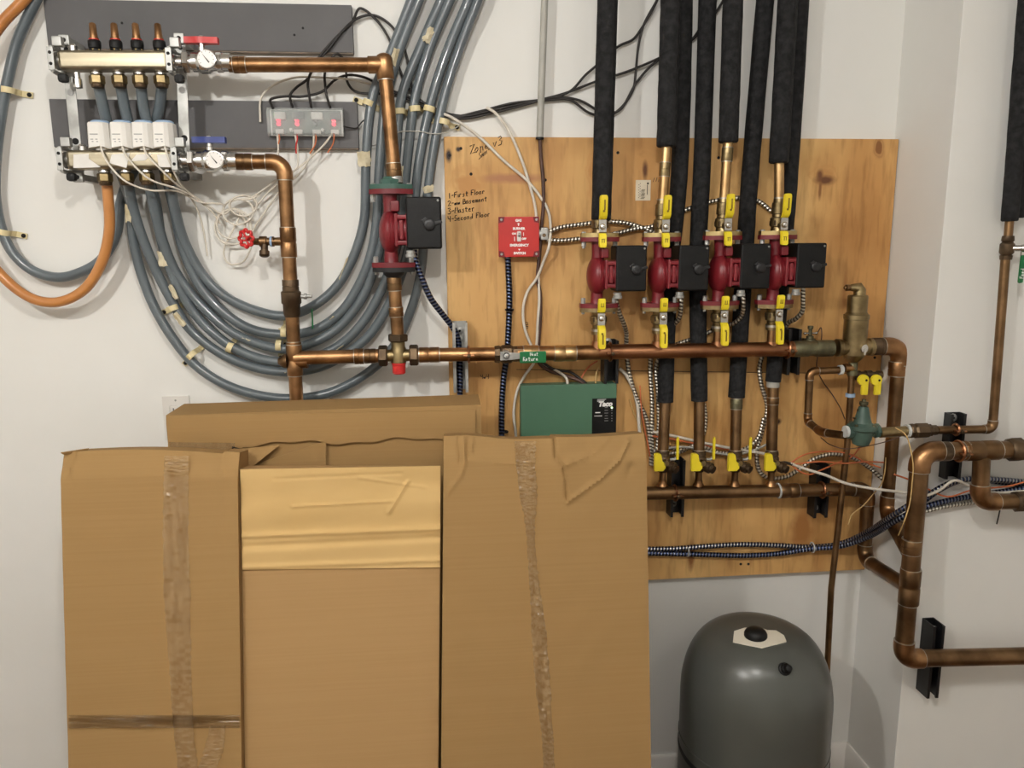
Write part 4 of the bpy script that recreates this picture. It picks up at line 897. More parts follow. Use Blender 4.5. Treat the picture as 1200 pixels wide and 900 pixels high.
# ------------------------------------------------------------------ the upright pipe from the blue handled valve
t = thing('copper_pipe', 'copper pipe from the blue handled valve bending down behind the rear box', 'pipe', P(335, 195, HD), 'copper pipe runs')
A = [P(276, 189.5, MD), P(333, 190, MD-.005), P(348, 478, .085)]
run(t, A, .0136, M['copper'])
d = (A[1]-A[0]).normalized(); coupling(t, A[0]+d*.016, d, .030, .0155, M['copper_dark'])
d = (A[2]-A[1]).normalized()
def on(y): 
    s = (y-190)/(478-190); return A[1]+(A[2]-A[1])*s
coupling(t, on(280), d, .056, .0155, M['copper']); coupling(t, on(331), d, .026, .0160, M['bronze'], ring=False); 
part(MB().lathe(on(336), d, [(0, .016), (.003, .0195), (.024, .0195), (.027, .017), (.046, .0165), (.052, .0145)], 20), 'check_fitting', M['bronze'], t, 'dark bronze fitting with a small bleed screw')
part(MB().lathe(on(343), XA, [(.010, .0045), (.024, .0045), (.025, .006), (.030, .006), (.031, .0035), (.040, .0035)], 10), 'bleed_screw', M['steel'], t)
coupling(t, on(400), d, .010, .0150, M['copper']); coupling(t, on(419), d, .062, .0158, M['copper'])
c = on(420); part(MB().lathe(c-XA*.014+FRONT*.001, -XA, [(0, .015), (.006, .0145), (.014, .009), (.018, .006)], 16), 'tee_plug', M['copper_dark'], t)
part(MB().cyl(c, c+XA*.026, .0158, seg=18), 'tee_branch', M['copper'], t)
tg = MB().tube([P(356, 352, .10), P(361, 356, .10), P(366, 368, .06)], .0006, 5, smooth=4); 
o = tag(MB().tube([P(365.5, 362, .06), P(366.2, 374, .055), P(366.5, 385, .05)], .0016, 6).build('green_twist_tie', M['green_tag']), 'thin green tie hanging over the tubes beside the bleed screw', 'tie')
# drain cock with red wheel
c = on(279); dv = thing('drain_valve', 'brass drain valve with a red scalloped hand wheel', 'valve', c, 'branch valves')
part(MB().lathe(c-XA*.010, -XA, [(0, .008), (.016, .008), (.017, .0098), (.024, .0098), (.025, .0075), (.030, .0075), (.031, .0105), (.044, .0105), (.046, .007), (.058, .006)], 16), 'body', M['copper_dark'], dv)
part(MB().cyl(c-XA*.030, c-XA*.034, .0102, seg=14), 'sealing_tape', M['blue_tape'], dv)
part(MB().lathe(c-XA*.045-ZA*.006+FRONT*.003, Vector((0, -.35, -1)), [(0, .007), (.012, .0068), (.013, .0095), (.022, .0095), (.024, .007)], 14), 'hose_outlet', M['bronze'], dv)
wc = P(288.5, 279.5, HD+.018); wn = Vector((-.45, -.89, 0)).normalized(); wu = ZA.cross(wn).normalized()
wh = MB()
pts = []
for k in range(48):
    q = 2*PI*k/48; rr = .0150+.0022*math.cos(q*8); pts.append(wc+(wu*math.cos(q)+ZA*math.sin(q))*rr)
wh.tube(pts, .0032, 8, closed=True)
for k in range(4): q = PI*k/2+.4; wh.cyl(wc, wc+(wu*math.cos(q)+ZA*math.sin(q))*.0145, .0024, seg=8)
wh.lathe(wc-wn*.004, wn, [(0, .0055), (.008, .0055), (.009, .003)], 12)
part(wh, 'hand_wheel', M['red'], dv, 'red hand wheel'); part(MB().lathe(wc+wn*.005, wn, [(0, .0028), (.002, .002)], 6), 'wheel_screw', M['steel'], dv)
part(MB().cyl(wc-wn*.004, c-XA*.056, .0045, seg=10), 'stem', M['brass'], dv)

# ------------------------------------------------------------------ four zone pumps with isolation valves
PUMPS = [(702, 319.5), (774, 319), (845, 317), (909, 316)]
PC = [P(x, y, HD) for x, y in PUMPS]
ordn = ['first zone pump, closest to the red switch box', 'second zone pump along from the red switch box', 'third zone pump along from the red switch box', 'fourth zone pump, closest to the brass air separator']
pump0 = None
for k, c in enumerate(PC):
    lab = 'red circulator pump with black box, '+ordn[k]
    if k == 0:
        pump0 = ctl_pump('circulator_pump', lab, c, .98, 'red circulator pumps')
    else: dup(pump0, c, lab)
def iso_valve(label, c, s, short_dx=0.0):
    """flanged isolation valve: brass plate and body, long yellow lever away from the pump, short yellow drain lever over the flange. s=+1 above, -1 below; c = flange face"""
    t = thing('isolation_valve', label, 'valve', c, 'yellow handled isolation valves')
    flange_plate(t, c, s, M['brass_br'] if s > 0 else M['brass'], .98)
    part(MB().lathe(c+ZA*s*.008, ZA*s, [(0, .015), (.008, .0135), (.010, .0165), (.026, .0165), (.028, .013), (.034, .0125), (.035, .0145), (.047, .0145)], 18), 'body', M['brass'], t, sharp=.5)
    hexnut(t, c+ZA*s*.024, ZA, .012, .0175, M['bronze'], 'body_nut')
    h = c+ZA*s*.020+FRONT*.030
    part(MB().lathe(h-FRONT*.018, FRONT, [(0, .008), (.014, .008), (.016, .006), (.020, .006)], 12), 'stem', M['brass'], t)
    def Q(x, z, y=0): return h+Vector((x, -y, s*z))
    lv = part(MB().prism([Q(-.0075, -.010), Q(.0075, -.010), Q(.0075, .012), Q(.0065, .018), Q(-.0065, .018), Q(-.0075, .012)], (0, .0022, 0)), 'lever', M['chrome'], t, 'shiny lever plate')
    part(MB().lathe(h+FRONT*.0005, FRONT, [(0, .0055), (.003, .005), (.004, .0028)], 6), 'lever_nut', M['chrome'], lv)
    gp = MB(); R_ = []
    for z, y, w_ in ((.014, -.0005, .0076), (.018, .004, .0082), (.024, .008, .0085), (.056, .010, .0085), (.0595, .010, .0075), (.061, .0095, .005)):
        R_.append([Q(-w_, z, y-.0028), Q(-w_*.8, z, y+.0026), Q(w_*.8, z, y+.0026), Q(w_, z, y-.0028), Q(w_*.7, z, y-.0036), Q(-w_*.7, z, y-.0036)])
    gp.loft(R_); g = part(gp, 'grip', M['yellow'], t, 'yellow vinyl grip', sharp=.9)
    mk = MB(); mk.box(Q(.0012, .042, .0122), (.0030, .0010, .020), .0004); mk.lathe(Q(-.0004, .030, .0118), FRONT, [(0, .0022), (.001, .0020)], 10); mk.box(Q(.0008, .032, .0120), (.0018, .0010, .006))
    part(mk, 'grip_marking', M['yellow_print'], g)
    gp = MB(); R_ = []
    for z, y, w_ in ((-.0125, .000, .0076), (-.017, .0035, .0082), (-.037, .005, .0082), (-.0395, .0048, .0072), (-.0405, .0045, .005)):
        R_.append([Q(-w_, z, y-.0028), Q(-w_*.8, z, y+.0026), Q(w_*.8, z, y+.0026), Q(w_, z, y-.0028), Q(w_*.7, z, y-.0036), Q(-w_*.7, z, y-.0036)])
    gp.loft(R_); g = part(gp, 'drain_grip', M['yellow'], t, 'short yellow grip', sharp=.9)
    mk = MB()
    z0 = -.027
    mk.box(Q(0, z0+.003, .0072), (.0068, .0010, .0012)); mk.box(Q(-.002, z0-.001, .0072), (.0013, .0010, .0065)); mk.box(Q(.002, z0-.001, .0072), (.0013, .0010, .0065))
    part(mk, 'grip_marking', M['yellow_print'], g)
    return t
iv = {}
who = ['first pump by the red switch box', 'second pump from the red switch box', 'third pump from the red switch box', 'fourth pump by the air separator']
for k, c in enumerate(PC):
    for s in (1, -1):
        cc = c+ZA*s*.0710
        lab = 'yellow handled isolation valve '+('above the ' if s > 0 else 'below the ')+who[k]
        if k == 0: iv[s] = iso_valve(lab, cc, s)
        else: dup(iv[s], cc, lab)
# short copper drops from the lower isolation valves into the header
for k, c in enumerate(PC):
    a = c-ZA*(.0710+.046); b = Vector((c.x, -HD, P(c.x*0+PUMPS[k][0], 411, HD).z))
    t = thing('pipe_stub', 'short copper stub joining the header under the '+who[k], 'pipe', a, 'copper stubs above the header')
    part(MB().cyl(a, b, .0105, seg=18), 'pipe', M['copper'], t)
    o = part(MB().lathe(b+ZA*.020, -ZA, [(0, .0125), (.008, .0135), (.020, .0150)], 18), 'saddle', M['copper_red'], t)
    part(MB().cyl(a+ZA*.002, a-ZA*.003, .0150, seg=18), 'solder_ring', M['solder'], o)
# risers
def to_top(a, b):
    return a+(b-a)*((CEIL-a.z)/(b.z-a.z))
def sleeve(parent, a, b, r, m=M['foam']):
    b = to_top(a, b)
    d = (b-a); L = d.length; prof = [(0, r*.9), (.002, r)]+[(L*k/30, r*(1+random.uniform(-.025, .025))) for k in range(1, 30)]+[(L-.002, r), (L, r*.9)]
    o = part(MB().lathe(a, d, prof, 22), 'foam_sleeve', m, parent, 'black foam sleeve', sharp=1.2)
    u = d.normalized(); f = (FRONT-u*FRONT.dot(u)).normalized(); s_ = u.cross(f)
    off = f*math.cos(.5)+s_*math.sin(.5)
    part(MB().tube([a+off*r*1.0, (a+b)/2+off*r*1.005, b+off*r*1.0], .0007, 5), 'slit_seam', M['dark'], o)
    part(MB().lathe(a, -d, [(-.001, r*.86), (.0006, r*.86)], 20), 'sleeve_mouth', M['dark'], o)
    return o
RIS = [((704.5, 258), (713, -30), .0198, None), ((781, 172), (787, -30), .0198, (777, 262)), ((853.5, 167), (860, -30), .0196, (848, 258)), ((912.5, 191), (925, -30), .0196, (910.5, 255))]
for k, (lo_, hi_, r, cu) in enumerate(RIS):
    t = thing('insulated_pipe', 'black foam riser on the valve above the '+who[k], 'pipe', P(*lo_, HD), 'foam covered risers')
    sleeve(t, P(*lo_, HD), P(*hi_, HD), r)
    vt = PC[k]+ZA*(.0710+.044)
    if cu:
        a = P(*lo_, HD)+ (P(*hi_, HD)-P(*lo_, HD))*.05; b = vt+ZA*.016
        part(MB().cyl(a, b, .0098, seg=18), 'pipe', M['copper_pale'], t, 'bare pale copper length')
        if k < 3: coupling(t, a+(b-a)*(.28 if k == 2 else .45 if k == 1 else .3), b-a, .026, .0113, M['brass'])
        part(MB().lathe(b+ZA*.014, -ZA, [(0, .0110), (.008, .0118), (.009, .0140), (.024, .0140), (.030, .0128)], 18), 'adapter', M['brass'], t)
        part(MB().cyl(b+ZA*.016, b+ZA*.013, .0112, seg=18), 'solder_ring', M['solder'], t)
    else:
        part(MB().cyl(P(*lo_, HD)+ZA*.004, vt-ZA*.004, .0125, seg=16), 'pipe', M['copper'], t)
# the four insulated return pipes behind the pumps
LD = .070; BD = .045
BK = [((779.5, 471), (785, 320), (796, 205), (801.5, -30), .0172), ((819.5, 469.5), (818, 300), (822.5, 200), (830, -30), .0178), ((863, 465.5), (873, 295), (879, 205), (899.5, -30), .0178), ((906, 447), (919, 290), (926, 200), (940, -30), .0168)]
wh2 = ['first', 'second', 'third', 'fourth']
VX = [776.5, 819, 861.5, 904]
for k, (q0, q1, q2, q3, r) in enumerate(BK):
    bdep = BD
    t = thing('insulated_pipe', 'black foam covered return pipe behind the pumps, '+wh2[k]+' from the green control box', 'pipe', P(*q0, LD), 'foam covered return pipes')
    pts = [P(q0[0], q0[1], .055), P(q1[0], q1[1], BD), P(q2[0], q2[1], BD), to_top(P(q2[0], q2[1], BD), P(q3[0], q3[1], BD))]
    d = pts[1]-pts[0]; W = catmull(pts, 10)
    o = part(MB().tube(W, r, 20, radii=[r*(1+random.uniform(-.02, .02)) for _ in W]), 'foam_sleeve', M['foam'], t, 'black foam sleeve', sharp=1.2)
    part(MB().lathe(pts[0], -d, [(-.001, r*.84), (.0006, r*.84)], 20), 'sleeve_mouth', M['dark'], o)
    b = P(VX[k], 541, LD); a = pts[0]+ZA*.01
    part(MB().cyl(a, b, .0120, seg=18), 'pipe', M['copper_dark'], t, 'bare dark copper length')
    dd = (b-a)
    coupling(t, b-dd.normalized()*.016, dd, .018, .0138, M['bronze'])
    if k == 1: part(MB().lathe(a-ZA*.012, dd, [(0, .0105), (.001, .0112), (.016, .0112), (.017, .0105)], 16), 'sleeve_joint', M['verdigris'], t)
    if k == 2: coupling(t, a+dd*.16, dd, .022, .0132, M['verdigris'])
    if k == 3:
        part(MB().lathe(a+ZA*.0, -ZA, [(0, .0140), (.022, .0140), (.024, .011)], 18), 'grey_collar', M['conduit_grey'], t); coupling(t, a+dd*.28, dd, .014, .0132, M['copper_dark'])
# drain ball valves at the bottom header
def drain_valve(label, c):
    t = thing('ball_valve', label, 'valve', c, 'yellow handled valves on the bottom header')
    part(MB().lathe(c+ZA*.020, -ZA, [(0, .014), (.008, .015), (.009, .012), (.014, .016), (.030, .016), (.034, .012), (.040, .0125), (.046, .0105)], 16), 'body', M['bronze'], t)
    part(MB().lathe(c+FRONT*.008+XA*.004-ZA*.006, Vector((.55, -.8, -.25)), [(0, .010), (.014, .010), (.015, .0125), (.024, .0125), (.026, .009), (.032, .009), (.033, .003)], 14), 'drain_outlet', M['bronze'], t)
    part(MB().lathe(c+FRONT*.010, FRONT, [(0, .006), (.020, .006)], 10), 'stem', M['brass'], t)
    h = c+FRONT*.030+XA*(-.018)
    g = MB().prism([h+XA*x+ZA*z for x, z in ((-.008, -.016), (.011, -.016), (.016, -.010), (.016, .000), (.009, .005), (.006, .020), (.003, .0225), (-.006, .0225), (-.008, .020))], (0, .009, 0))
    part(g, 'tee_handle', M['yellow'], t, 'yellow tee handle')
    # the thin edge of a second lever standing out to the side
    s = c+XA*.009-FRONT*.002
    part(MB().tube([s, s+XA*.018, s+XA*.022+ZA*.004], .0034, 8), 'lever_arm', M['steel'], t)
    p = s+XA*.022+ZA*.002
    part(MB().prism([p+ZA*a+XA*b+FRONT*.010 for a, b in ((0, -.0025), (.046, -.0030), (.050, -.001), (.050, .0012), (.044, .002), (.0, .0025))], (0, .005, 0)), 'lever_grip', M['tan_wire'] if False else M['yellow'], t, 'yellow lever seen on edge')
    return t
d0 = None
for k, x in enumerate(VX):
    c = P(x, 539, LD)
    lab = 'yellow handled drain valve on the bottom header, '+['half hidden beside the box', 'second from the cardboard box', 'third from the cardboard box', 'farthest from the box'][k]
    if d0 is None: d0 = drain_valve(lab, c)
    else:
        q_ = dup(d0, c, lab)
        if k == 3:
            for ch in list(q_.children):
                if ch.name.startswith('lever_'): bpy.data.objects.remove(ch)
# bottom header
t = thing('copper_pipe', 'dark copper bottom header under the four drain valves, turning down at its end', 'pipe', P(860, 576, LD), 'copper pipe runs')
A = [P(735, 578.5, LD), P(1017, 573, LD), P(1013, 655, LD)]
c2 = P(1064, 688, .265)
run(t, A+[c2], .0146, M['copper_dark'])
for x in VX:
    p = P(x-1, 575, LD); q = P(x, 552, LD)
    o = part(MB().cyl(Vector((q.x, -LD, p.z)), q, .0075, seg=14), 'stub', M['copper_dark'], t); part(MB().lathe(Vector((q.x, -LD, p.z+.024)), -ZA, [(0, .0085), (.006, .0092), (.012, .013)], 14), 'saddle', M['copper'], o)
coupling(t, P(924, 575, LD), XA, .042, .0165, M['copper_dark'])
part(MB().torus(P(912, 575, LD), XA, .0158, .0022, 20, 6), 'pipe_tie', M['white_tape'], t, 'white ring around the pipe')
clamp(t, P(791, 577.5, LD), XA, .0150, M['copper_red']); clamp(t, P(963, 574, LD), XA, .0155, M['copper_red'])
channel('strut_channel', 'black strut channel behind the bottom header beside the cardboard box', P(789, 575, PD).x, P(789, 600, PD).z, P(789, 535, PD).z, PD, .031, .034, M['black_metal'], [P(788, 591, .03).z])
channel('strut_channel', 'black strut channel behind the bottom header near the looping wires', P(955, 575, PD).x, P(955, 601, PD).z, P(955, 541, PD).z, PD, .033, .034, M['black_metal'], [P(954, 596, .03).z, P(954, 556, .03).z])

# ------------------------------------------------------------------ air separator and its outlet pipe
ac = P(1001, 407, HD)
t = thing('air_separator', 'tall brass air separator with a capped vent on top, at the end of the header', 'air separator', ac)
z0 = P(1001, 421, HD).z-ac.z; z1 = P(1001, 372, HD).z-ac.z; z2 = P(1001, 347, HD).z-ac.z; z3 = P(1001, 337, HD).z-ac.z
part(MB().lathe(ac, ZA, [(z0-.006, .010), (z0, .016), (z0+.010, .0235), (0, .0245), (z1-.004, .0245), (z1-.003, .0262), (z1+.006, .0262), (z1+.007, .0235), (z1+.012, .0205), (z2, .0205), (z2+.002, .0190), (z2+.003, .004)], 32), 'body', M['brass'], t, sharp=.45)
c = ac+ZA*(z2+.002)+XA*.003
part(MB().tube([c, c+ZA*.010, c+ZA*.016-XA*.004, c+ZA*.016-XA*.012, c+ZA*.016-XA*.022], .0105, 16, radii=[.0125, .0125, .0115, .0085, .0065]), 'vent_head', M['brass'], t, sharp=1.0)
o = part(MB().lathe(c+ZA*.016-XA*.020, -XA, [(0, .0058), (.004, .0058), (.005, .0068), (.011, .0068), (.012, .004), (.015, .003)], 12), 'vent_cap', M['copper_dark'], t)
v = ac+XA*.009+FRONT*.0225+ZA*.000
part(MB().lathe(v, Vector((.25, -1, 0)), [(0, .0092), (.003, .0090), (.004, .006)], 18), 'key_plug', M['chrome'], t, 'round silver plug')
part(MB().prism([v+FRONT*.0045+XA*a+ZA*b for a, b in ((-.0022, 0), (.0022, 0), (.0016, -.013), (-.0016, -.013))], (0, -.0012, 0)), 'key_blade', M['chrome'], t)
for s in (-1, 1):
    part(MB().lathe(ac, XA*s, [(.010, .0165), (.030, .0165), (.032, .0190), (.040, .0190), (.041, .0165)], 22), 'port', M['brass'], t)
a, b = P(929, 409, HD), P(975, 408, HD)
t = thing('union_fitting', 'greenish brass union length between the header and the air separator', 'pipe fitting', a)
part(MB().lathe(a, b-a, [(0, .0160), (.004, .0172), (.034, .0172), (.036, .0155), (.050, .0155), (.052, .0180), ((b-a).length, .0180)], 22), 'sleeve', M['verdigris'], t)
part(MB().cyl(a-XA*.004, a, .0168, seg=20), 'collar', M['copper_red'], t)
# small vent valve behind the union
c = P(949, 398, .05)
t = thing('vent_valve', 'small nickel vent valve with a cross key above the greenish union', 'valve', c)
part(MB().lathe(c-ZA*.012, ZA, [(0, .012), (.014, .012), (.015, .008), (.020, .008), (.022, .004), (.034, .004), (.036, .006), (.042, .006)], 14), 'body', M['verdigris'], t)
o = part(MB().cyl(c+ZA*.014-XA*.012, c+ZA*.014+XA*.014, .0022, seg=8), 'cross_key', M['chrome'], t)
for s in (-.012, .014): part(MB().ball(c+ZA*.014+XA*s, .0034), 'key_tip', M['chrome'], o)
part(MB().cyl((c.x, -PD, c.z-.006), c-ZA*.006, .006, seg=10), 'bracket_stem', M['verdigris'], t)
t = thing('copper_pipe', 'thick copper pipe leaving the air separator and dropping along the plywood edge', 'pipe', P(1046, 500, HD), 'copper pipe runs')
R1 = .0172
A = [P(1021, 406.5, HD), P(1056, 405, HD), P(1041, 602, HD), P(1066, 646, .25)]
run(t, A, R1, M['copper_dark'], mf=M['copper'])
d = (A[2]-A[1]).normalized(); coupling(t, P(1052, 432, HD), d, .030, R1*1.12, M['copper']); coupling(t, P(1030, 406, HD), XA, .034, R1*1.1, M['bronze'])

# ------------------------------------------------------------------ feed assembly: pressure regulator, drain tees and expansion riser
EX = .085
t = thing('copper_pipe', 'thin copper riser dropping from under the air separator behind the grey tank', 'pipe', P(992, 520, EX), 'copper pipe runs')
A = [P(1000, 424, EX), P(998, 442, EX), P(993, 520, EX), P(974, 690, EX), P(955, 1075, .09)]
for i in range(4): part(MB().cyl(A[i], A[i+1], .0068 if i else .0085, seg=16), 'pipe', M['copper_dark'], t)
p = P(999.5, 430, EX)
part(MB().lathe(p+ZA*.012, -ZA, [(0, .0085), (.003, .0095), (.018, .0095), (.020, .0115), (.030, .0115)], 16), 'tee', M['verdigris'], t)
part(MB().tube([p-ZA*.002, p-ZA*.002-XA*.020], .0095, 14), 'tee_branch', M['copper'], t)
part(MB().cyl(P(987, 433.5, EX), P(983, 433.6, EX), .0108, seg=16), 'seal_tape', M['white_tape'], t); part(MB().cyl(P(996.6, 461, EX), P(996.4, 465, EX), .0100, seg=16), 'seal_tape', M['blue_tape'], t)
t = thing('copper_pipe', 'small copper pipe loop from the riser down to the green pressure regulator', 'pipe', P(946, 470, EX), 'copper pipe runs')
A = [P(984, 433.6, EX), P(949, 435, EX), P(946.5, 494, EX), P(962, 506.5, .16), P(989, 510, .22)]
run(t, A, .0080, M['copper_dark'], mf=M['copper'], t=.018)
t = thing('drain_valve', 'pair of small valves with two yellow handles under the air separator', 'valve', P(1010, 445, EX), 'branch valves')
a = P(998, 440, EX)
part(MB().lathe(a-XA*.004, XA, [(0, .008), (.010, .008), (.011, .0105), (.022, .0105), (.023, .008), (.034, .008), (.035, .0105), (.048, .0105), (.049, .007), (.060, .007), (.061, .0090), (.072, .0090)], 14), 'body', M['bronze'], t)
for x in (1004, 1019):
    h = P(x, 443, EX)+FRONT*.022
    part(MB().cyl(h-FRONT*.020, h, .005, seg=10), 'stem', M['brass'], t)
    g = MB().lathe(h-FRONT*.0005, FRONT, [(0, .0115), (.001, .0120), (.007, .0120), (.008, .0112)], 20); g.box(h+XA*.004-ZA*.018+FRONT*.0038, (.0135, .0076, .028), .0012)
    g = part(g, 'lever_handle', M['yellow'], t, 'yellow handle')
    part(MB().cyl(h+XA*.005+FRONT*.0078, h+XA*.005+FRONT*.0084, .0026, seg=10), 'handle_hole', M['dark'], g)
# green regulator
RG = .225
gc = P(1010, 503, RG)
t = thing('pressure_regulator', 'green cast iron pressure regulator with a bell top beside the plywood edge', 'regulator', gc)
part(MB().lathe(gc, ZA, [(-.034, .008), (-.030, .016), (-.020, .0195), (-.006, .0215), (-.002, .0225), (.001, .0285), (.008, .0285), (.010, .024), (.014, .0175), (.030, .0130), (.042, .0105), (.046, .009), (.047, .007)], 28), 'bell_body', M['prv'], t, sharp=.5)
part(MB().lathe(gc+ZA*.045, ZA, [(0, .0065), (.004, .0065), (.005, .0085), (.011, .0085), (.012, .004), (.016, .0038)], 10), 'adjusting_screw', M['verdigris'], t)
part(MB().lathe(gc-ZA*.004, -XA, [(.010, .012), (.022, .0125), (.023, .0145), (.030, .0145)], 8), 'inlet_boss', M['prv'], t); part(MB().lathe(gc-ZA*.004, XA, [(.010, .012), (.026, .0125), (.027, .0150), (.034, .0150)], 8), 'outlet_boss', M['prv'], t)
part(MB().cyl(gc-ZA*.004-XA*.030, gc-ZA*.004-XA*.036, .0120, seg=14), 'seal_tape', M['white_tape'], t)
for k in range(4):
    q = PI*k/2+.6; p = gc+XA*math.cos(q)*.0235+YA*math.sin(q)*.0235
    part(MB().lathe(p+ZA*.008, ZA, [(0, .0036), (.004, .0036), (.005, .002)], 6), 'body_screw', M['verdigris'], t)
part(MB().torus(gc+ZA*.032-XA*.016, YA, .009, .0020, 16, 6, .4, 3.6), 'lift_lever', M['bronze'], t)
a, b = P(1031, 507, RG), P(1066, 505, RG)
t = thing('check_valve', 'dark bronze check valve between the green regulator and the chase pipe clamp', 'valve', a)
part(MB().cyl(a, b, .0105, seg=16), 'nipple', M['brass'], t); part(MB().lathe(b-XA*.004, XA, [(0, .012), (.004, .0150), (.010, .0150), (.012, .0128), (.016, .0155), (.040, .0155), (.043, .0130), (.048, .0130), (.050, .0105), (.060, .0105)], 8), 'body', M['bronze'], t, sharp=.4)
part(MB().cyl(b-XA*.008, b-XA*.003, .0138, seg=16), 'seal_tape', M['white_tape'], t)
t = thing('copper_pipe', 'small copper feed pipe on the chase running down from the tagged valve', 'pipe', P(1163, 490, RG), 'copper pipe runs')
A = [P(1098, 504, RG), P(1163, 503, RG), P(1178.5, 300, RG)]
run(t, A, .0085, M['copper_dark'], mf=M['copper_dark'], t=.018)
clamp(t, P(1120, 503.4, RG), XA, .0090, M['copper_red'])
c = P(1180, 291, RG)
t = thing('ball_valve', 'small brass ball valve with hanging green handle, high on the chase', 'valve', c, 'tagged ball valves')
part(MB().lathe(c-ZA*.022, ZA, [(0, .0105), (.008, .0115), (.009, .0095), (.014, .0130), (.030, .0130), (.034, .0095), (.037, .0115), (.046, .0105)], 14), 'body', M['bronze'], t)
part(MB().lathe(c+FRONT*.006+XA*.004, Vector((.8, -.6, 0)), [(0, .006), (.016, .006), (.017, .0075), (.022, .0075)], 10), 'stem', M['chrome'], t)
p = c+Vector((.020, -.016, 0))
part(MB().prism([p+XA*a+ZA*b for a, b in ((-.004, .006), (.004, .006), (.005, -.016), (-.003, -.016))], (0, -.0022, 0)), 'lever', M['chrome'], t)
g = part(MB().box(p+XA*.001-ZA*.040+FRONT*.002, (.010, .006, .054), .003), 'grip', M['green_tag'], t, 'green vinyl grip')
tx = MB(); hand(tx, 'Feed', p+XA*.004-ZA*.058+FRONT*.0056, ZA, -XA, .0080, .0006); part(tx, 'white_lettering', M['white'], g)
a = P(1183, 259, RG); b = P(1205, -20, RG)
t = thing('insulated_pipe', 'black foam covered pipe on the chase above the tagged valve', 'pipe', a, 'foam covered chase pipes')
sleeve(t, a, b, .0150); part(MB().cyl(a+(b-a)*.02, c+ZA*.020, .0080, seg=16), 'pipe', M['copper_dark'], t)
a = P(1192, 255, .212); b = P(1222, -20, .212)
t = thing('insulated_pipe', 'black foam covered pipe half hidden at the very edge of the chase', 'pipe', a, 'foam covered chase pipes')
sleeve(t, a, b, .0125)
channel('strut_channel', 'black strut channel on the white chase carrying both feed pipes', P(1109, 520, DC).x+.006, P(1109, 558, DC).z, P(1109, 483, DC).z, DC, .034, .022, M['black_metal'], [P(1109, 492, .21).z])

# ------------------------------------------------------------------ large pipes on the chase
CD = .265
RB = .0178
t = thing('copper_pipe', 'thick copper pipe on the chase bending down from the wall clamp to the floor run', 'pipe', P(1066, 640, CD), 'copper pipe runs')
A = [P(1480, 521, CD), P(1079, 529, CD), P(1058, 772, CD), P(1480, 762, CD)]
run(t, A, RB, M['copper_dark'], mf=M['copper'], t=.040)
d = (A[2]-A[1]).normalized()
coupling(t, P(1100, 529, CD), XA, .040, RB*1.10, M['bronze']); coupling(t, P(1130, 528, CD), XA, .010, RB*1.10, M['copper'])
coupling(t, P(1066, 687, CD), d, .075, RB*1.13, M['copper_dark']); coupling(t, P(1150, 528, CD), XA, .070, RB*1.12, M['copper_dark'])
coupling(t, P(1068, 640, CD), d, .028, RB*1.10, M['copper_dark'])
part(MB().lathe(P(1181, 527, CD), XA, [(0, .020), (.006, .024), (.026, .024), (.028, .020), (.060, .020)], 8), 'union', M['bronze'], t)
clamp(t, P(1123, 528.5, CD), XA, .0180, M['copper_red'])
t = thing('copper_pipe', 'short copper branch hanging below the thick chase pipe and turning to the wall edge', 'pipe', P(1149, 560, CD), 'copper pipe runs')
A = [P(1150.5, 533, CD), P(1148, 588, CD), P(1480, 586, CD)]
run(t, A, .0160, M['copper_dark'], mf=M['copper'], t=.036)
part(MB().lathe(P(1188, 588, CD), XA, [(0, .0165), (.004, .0215), (.024, .0215), (.026, .018), (.060, .018)], 8), 'union', M['bronze'], t)
st_ = channel('strut_channel', 'short black strut bracket low on the chase behind the bottom pipe', P(1083, 770, DC).x, P(1083, 806, DC).z, P(1083, 724, DC).z, DC, .026, .040, M['black_metal'], [P(1091, 740, .21).z])

# ------------------------------------------------------------------ expansion tank
tc = Vector((P(883, 800, .25).x+.003, -.252, 0)); TR = .151; TH = P(883, 735, .25).z
t = thing('expansion_tank', 'round grey expansion tank with a domed top standing on the floor', 'tank', tc)
pf = [(.03, TR*.90), (.035, TR*.985), (TH*.56, TR*1.0), (TH*.60, TR)]
for k in range(1, 13):
    q = PI/2*k/12; pf.append((TH*.72+TH*.28*math.sin(q)**1.0, max(.002, TR*math.cos(q)**.72)))
part(MB().lathe(tc, ZA, [(.03, TR*.94), (.04, TR), (TH*.53, TR), (TH*.532, TR*1.008), (TH*.542, TR*1.008), (TH*.544, TR), (TH*.72, TR)]+[(TH*.72+TH*.28*math.sin(PI/2*k/16)**1.05, max(.002, TR*math.cos(PI/2*k/16)**.52)) for k in range(1, 17)]+[(TH*1.0005, .001)], 64), 'shell', M['tank'], t, sharp=.5)
part(MB().lathe(tc, ZA, [(TH*.475, TR*1.004), (TH*.481, TR*1.010), (TH*.491, TR*1.010), (TH*.497, TR*1.004)], 64), 'seam_ring', M['rim'], t)
part(MB().lathe(tc, ZA, [(0, TR*.78), (.004, TR*.80), (.045, TR*.80)], 48), 'base_ring', M['rim'], t)
def dome(u, v):
    """height of the shell over the axis offset u, v"""
    r = math.hypot(u, v)/TR; lo_, hi_ = 0.0, PI/2
    for _ in range(30):
        m_ = (lo_+hi_)/2
        if math.cos(m_)**.52 > r: lo_ = m_
        else: hi_ = m_
    return TH*.72+TH*.28*math.sin(lo_)**1.05
lb = MB(); bm = lb.bm; outl = [(a_*1.16, b_*1.16) for a_, b_ in [(-.044, -.006), (-.032, .020), (-.010, .027), (.016, .024), (.026, .014), (.040, .012), (.047, -.004), (.044, -.020), (.026, -.026), (-.004, -.032), (-.026, -.020)]]
lc = (-.018, -.034)
top = [bm.verts.new(tc+Vector((lc[0]+a, lc[1]+b, dome(lc[0]+a, lc[1]+b)+.0030))) for a, b in outl]
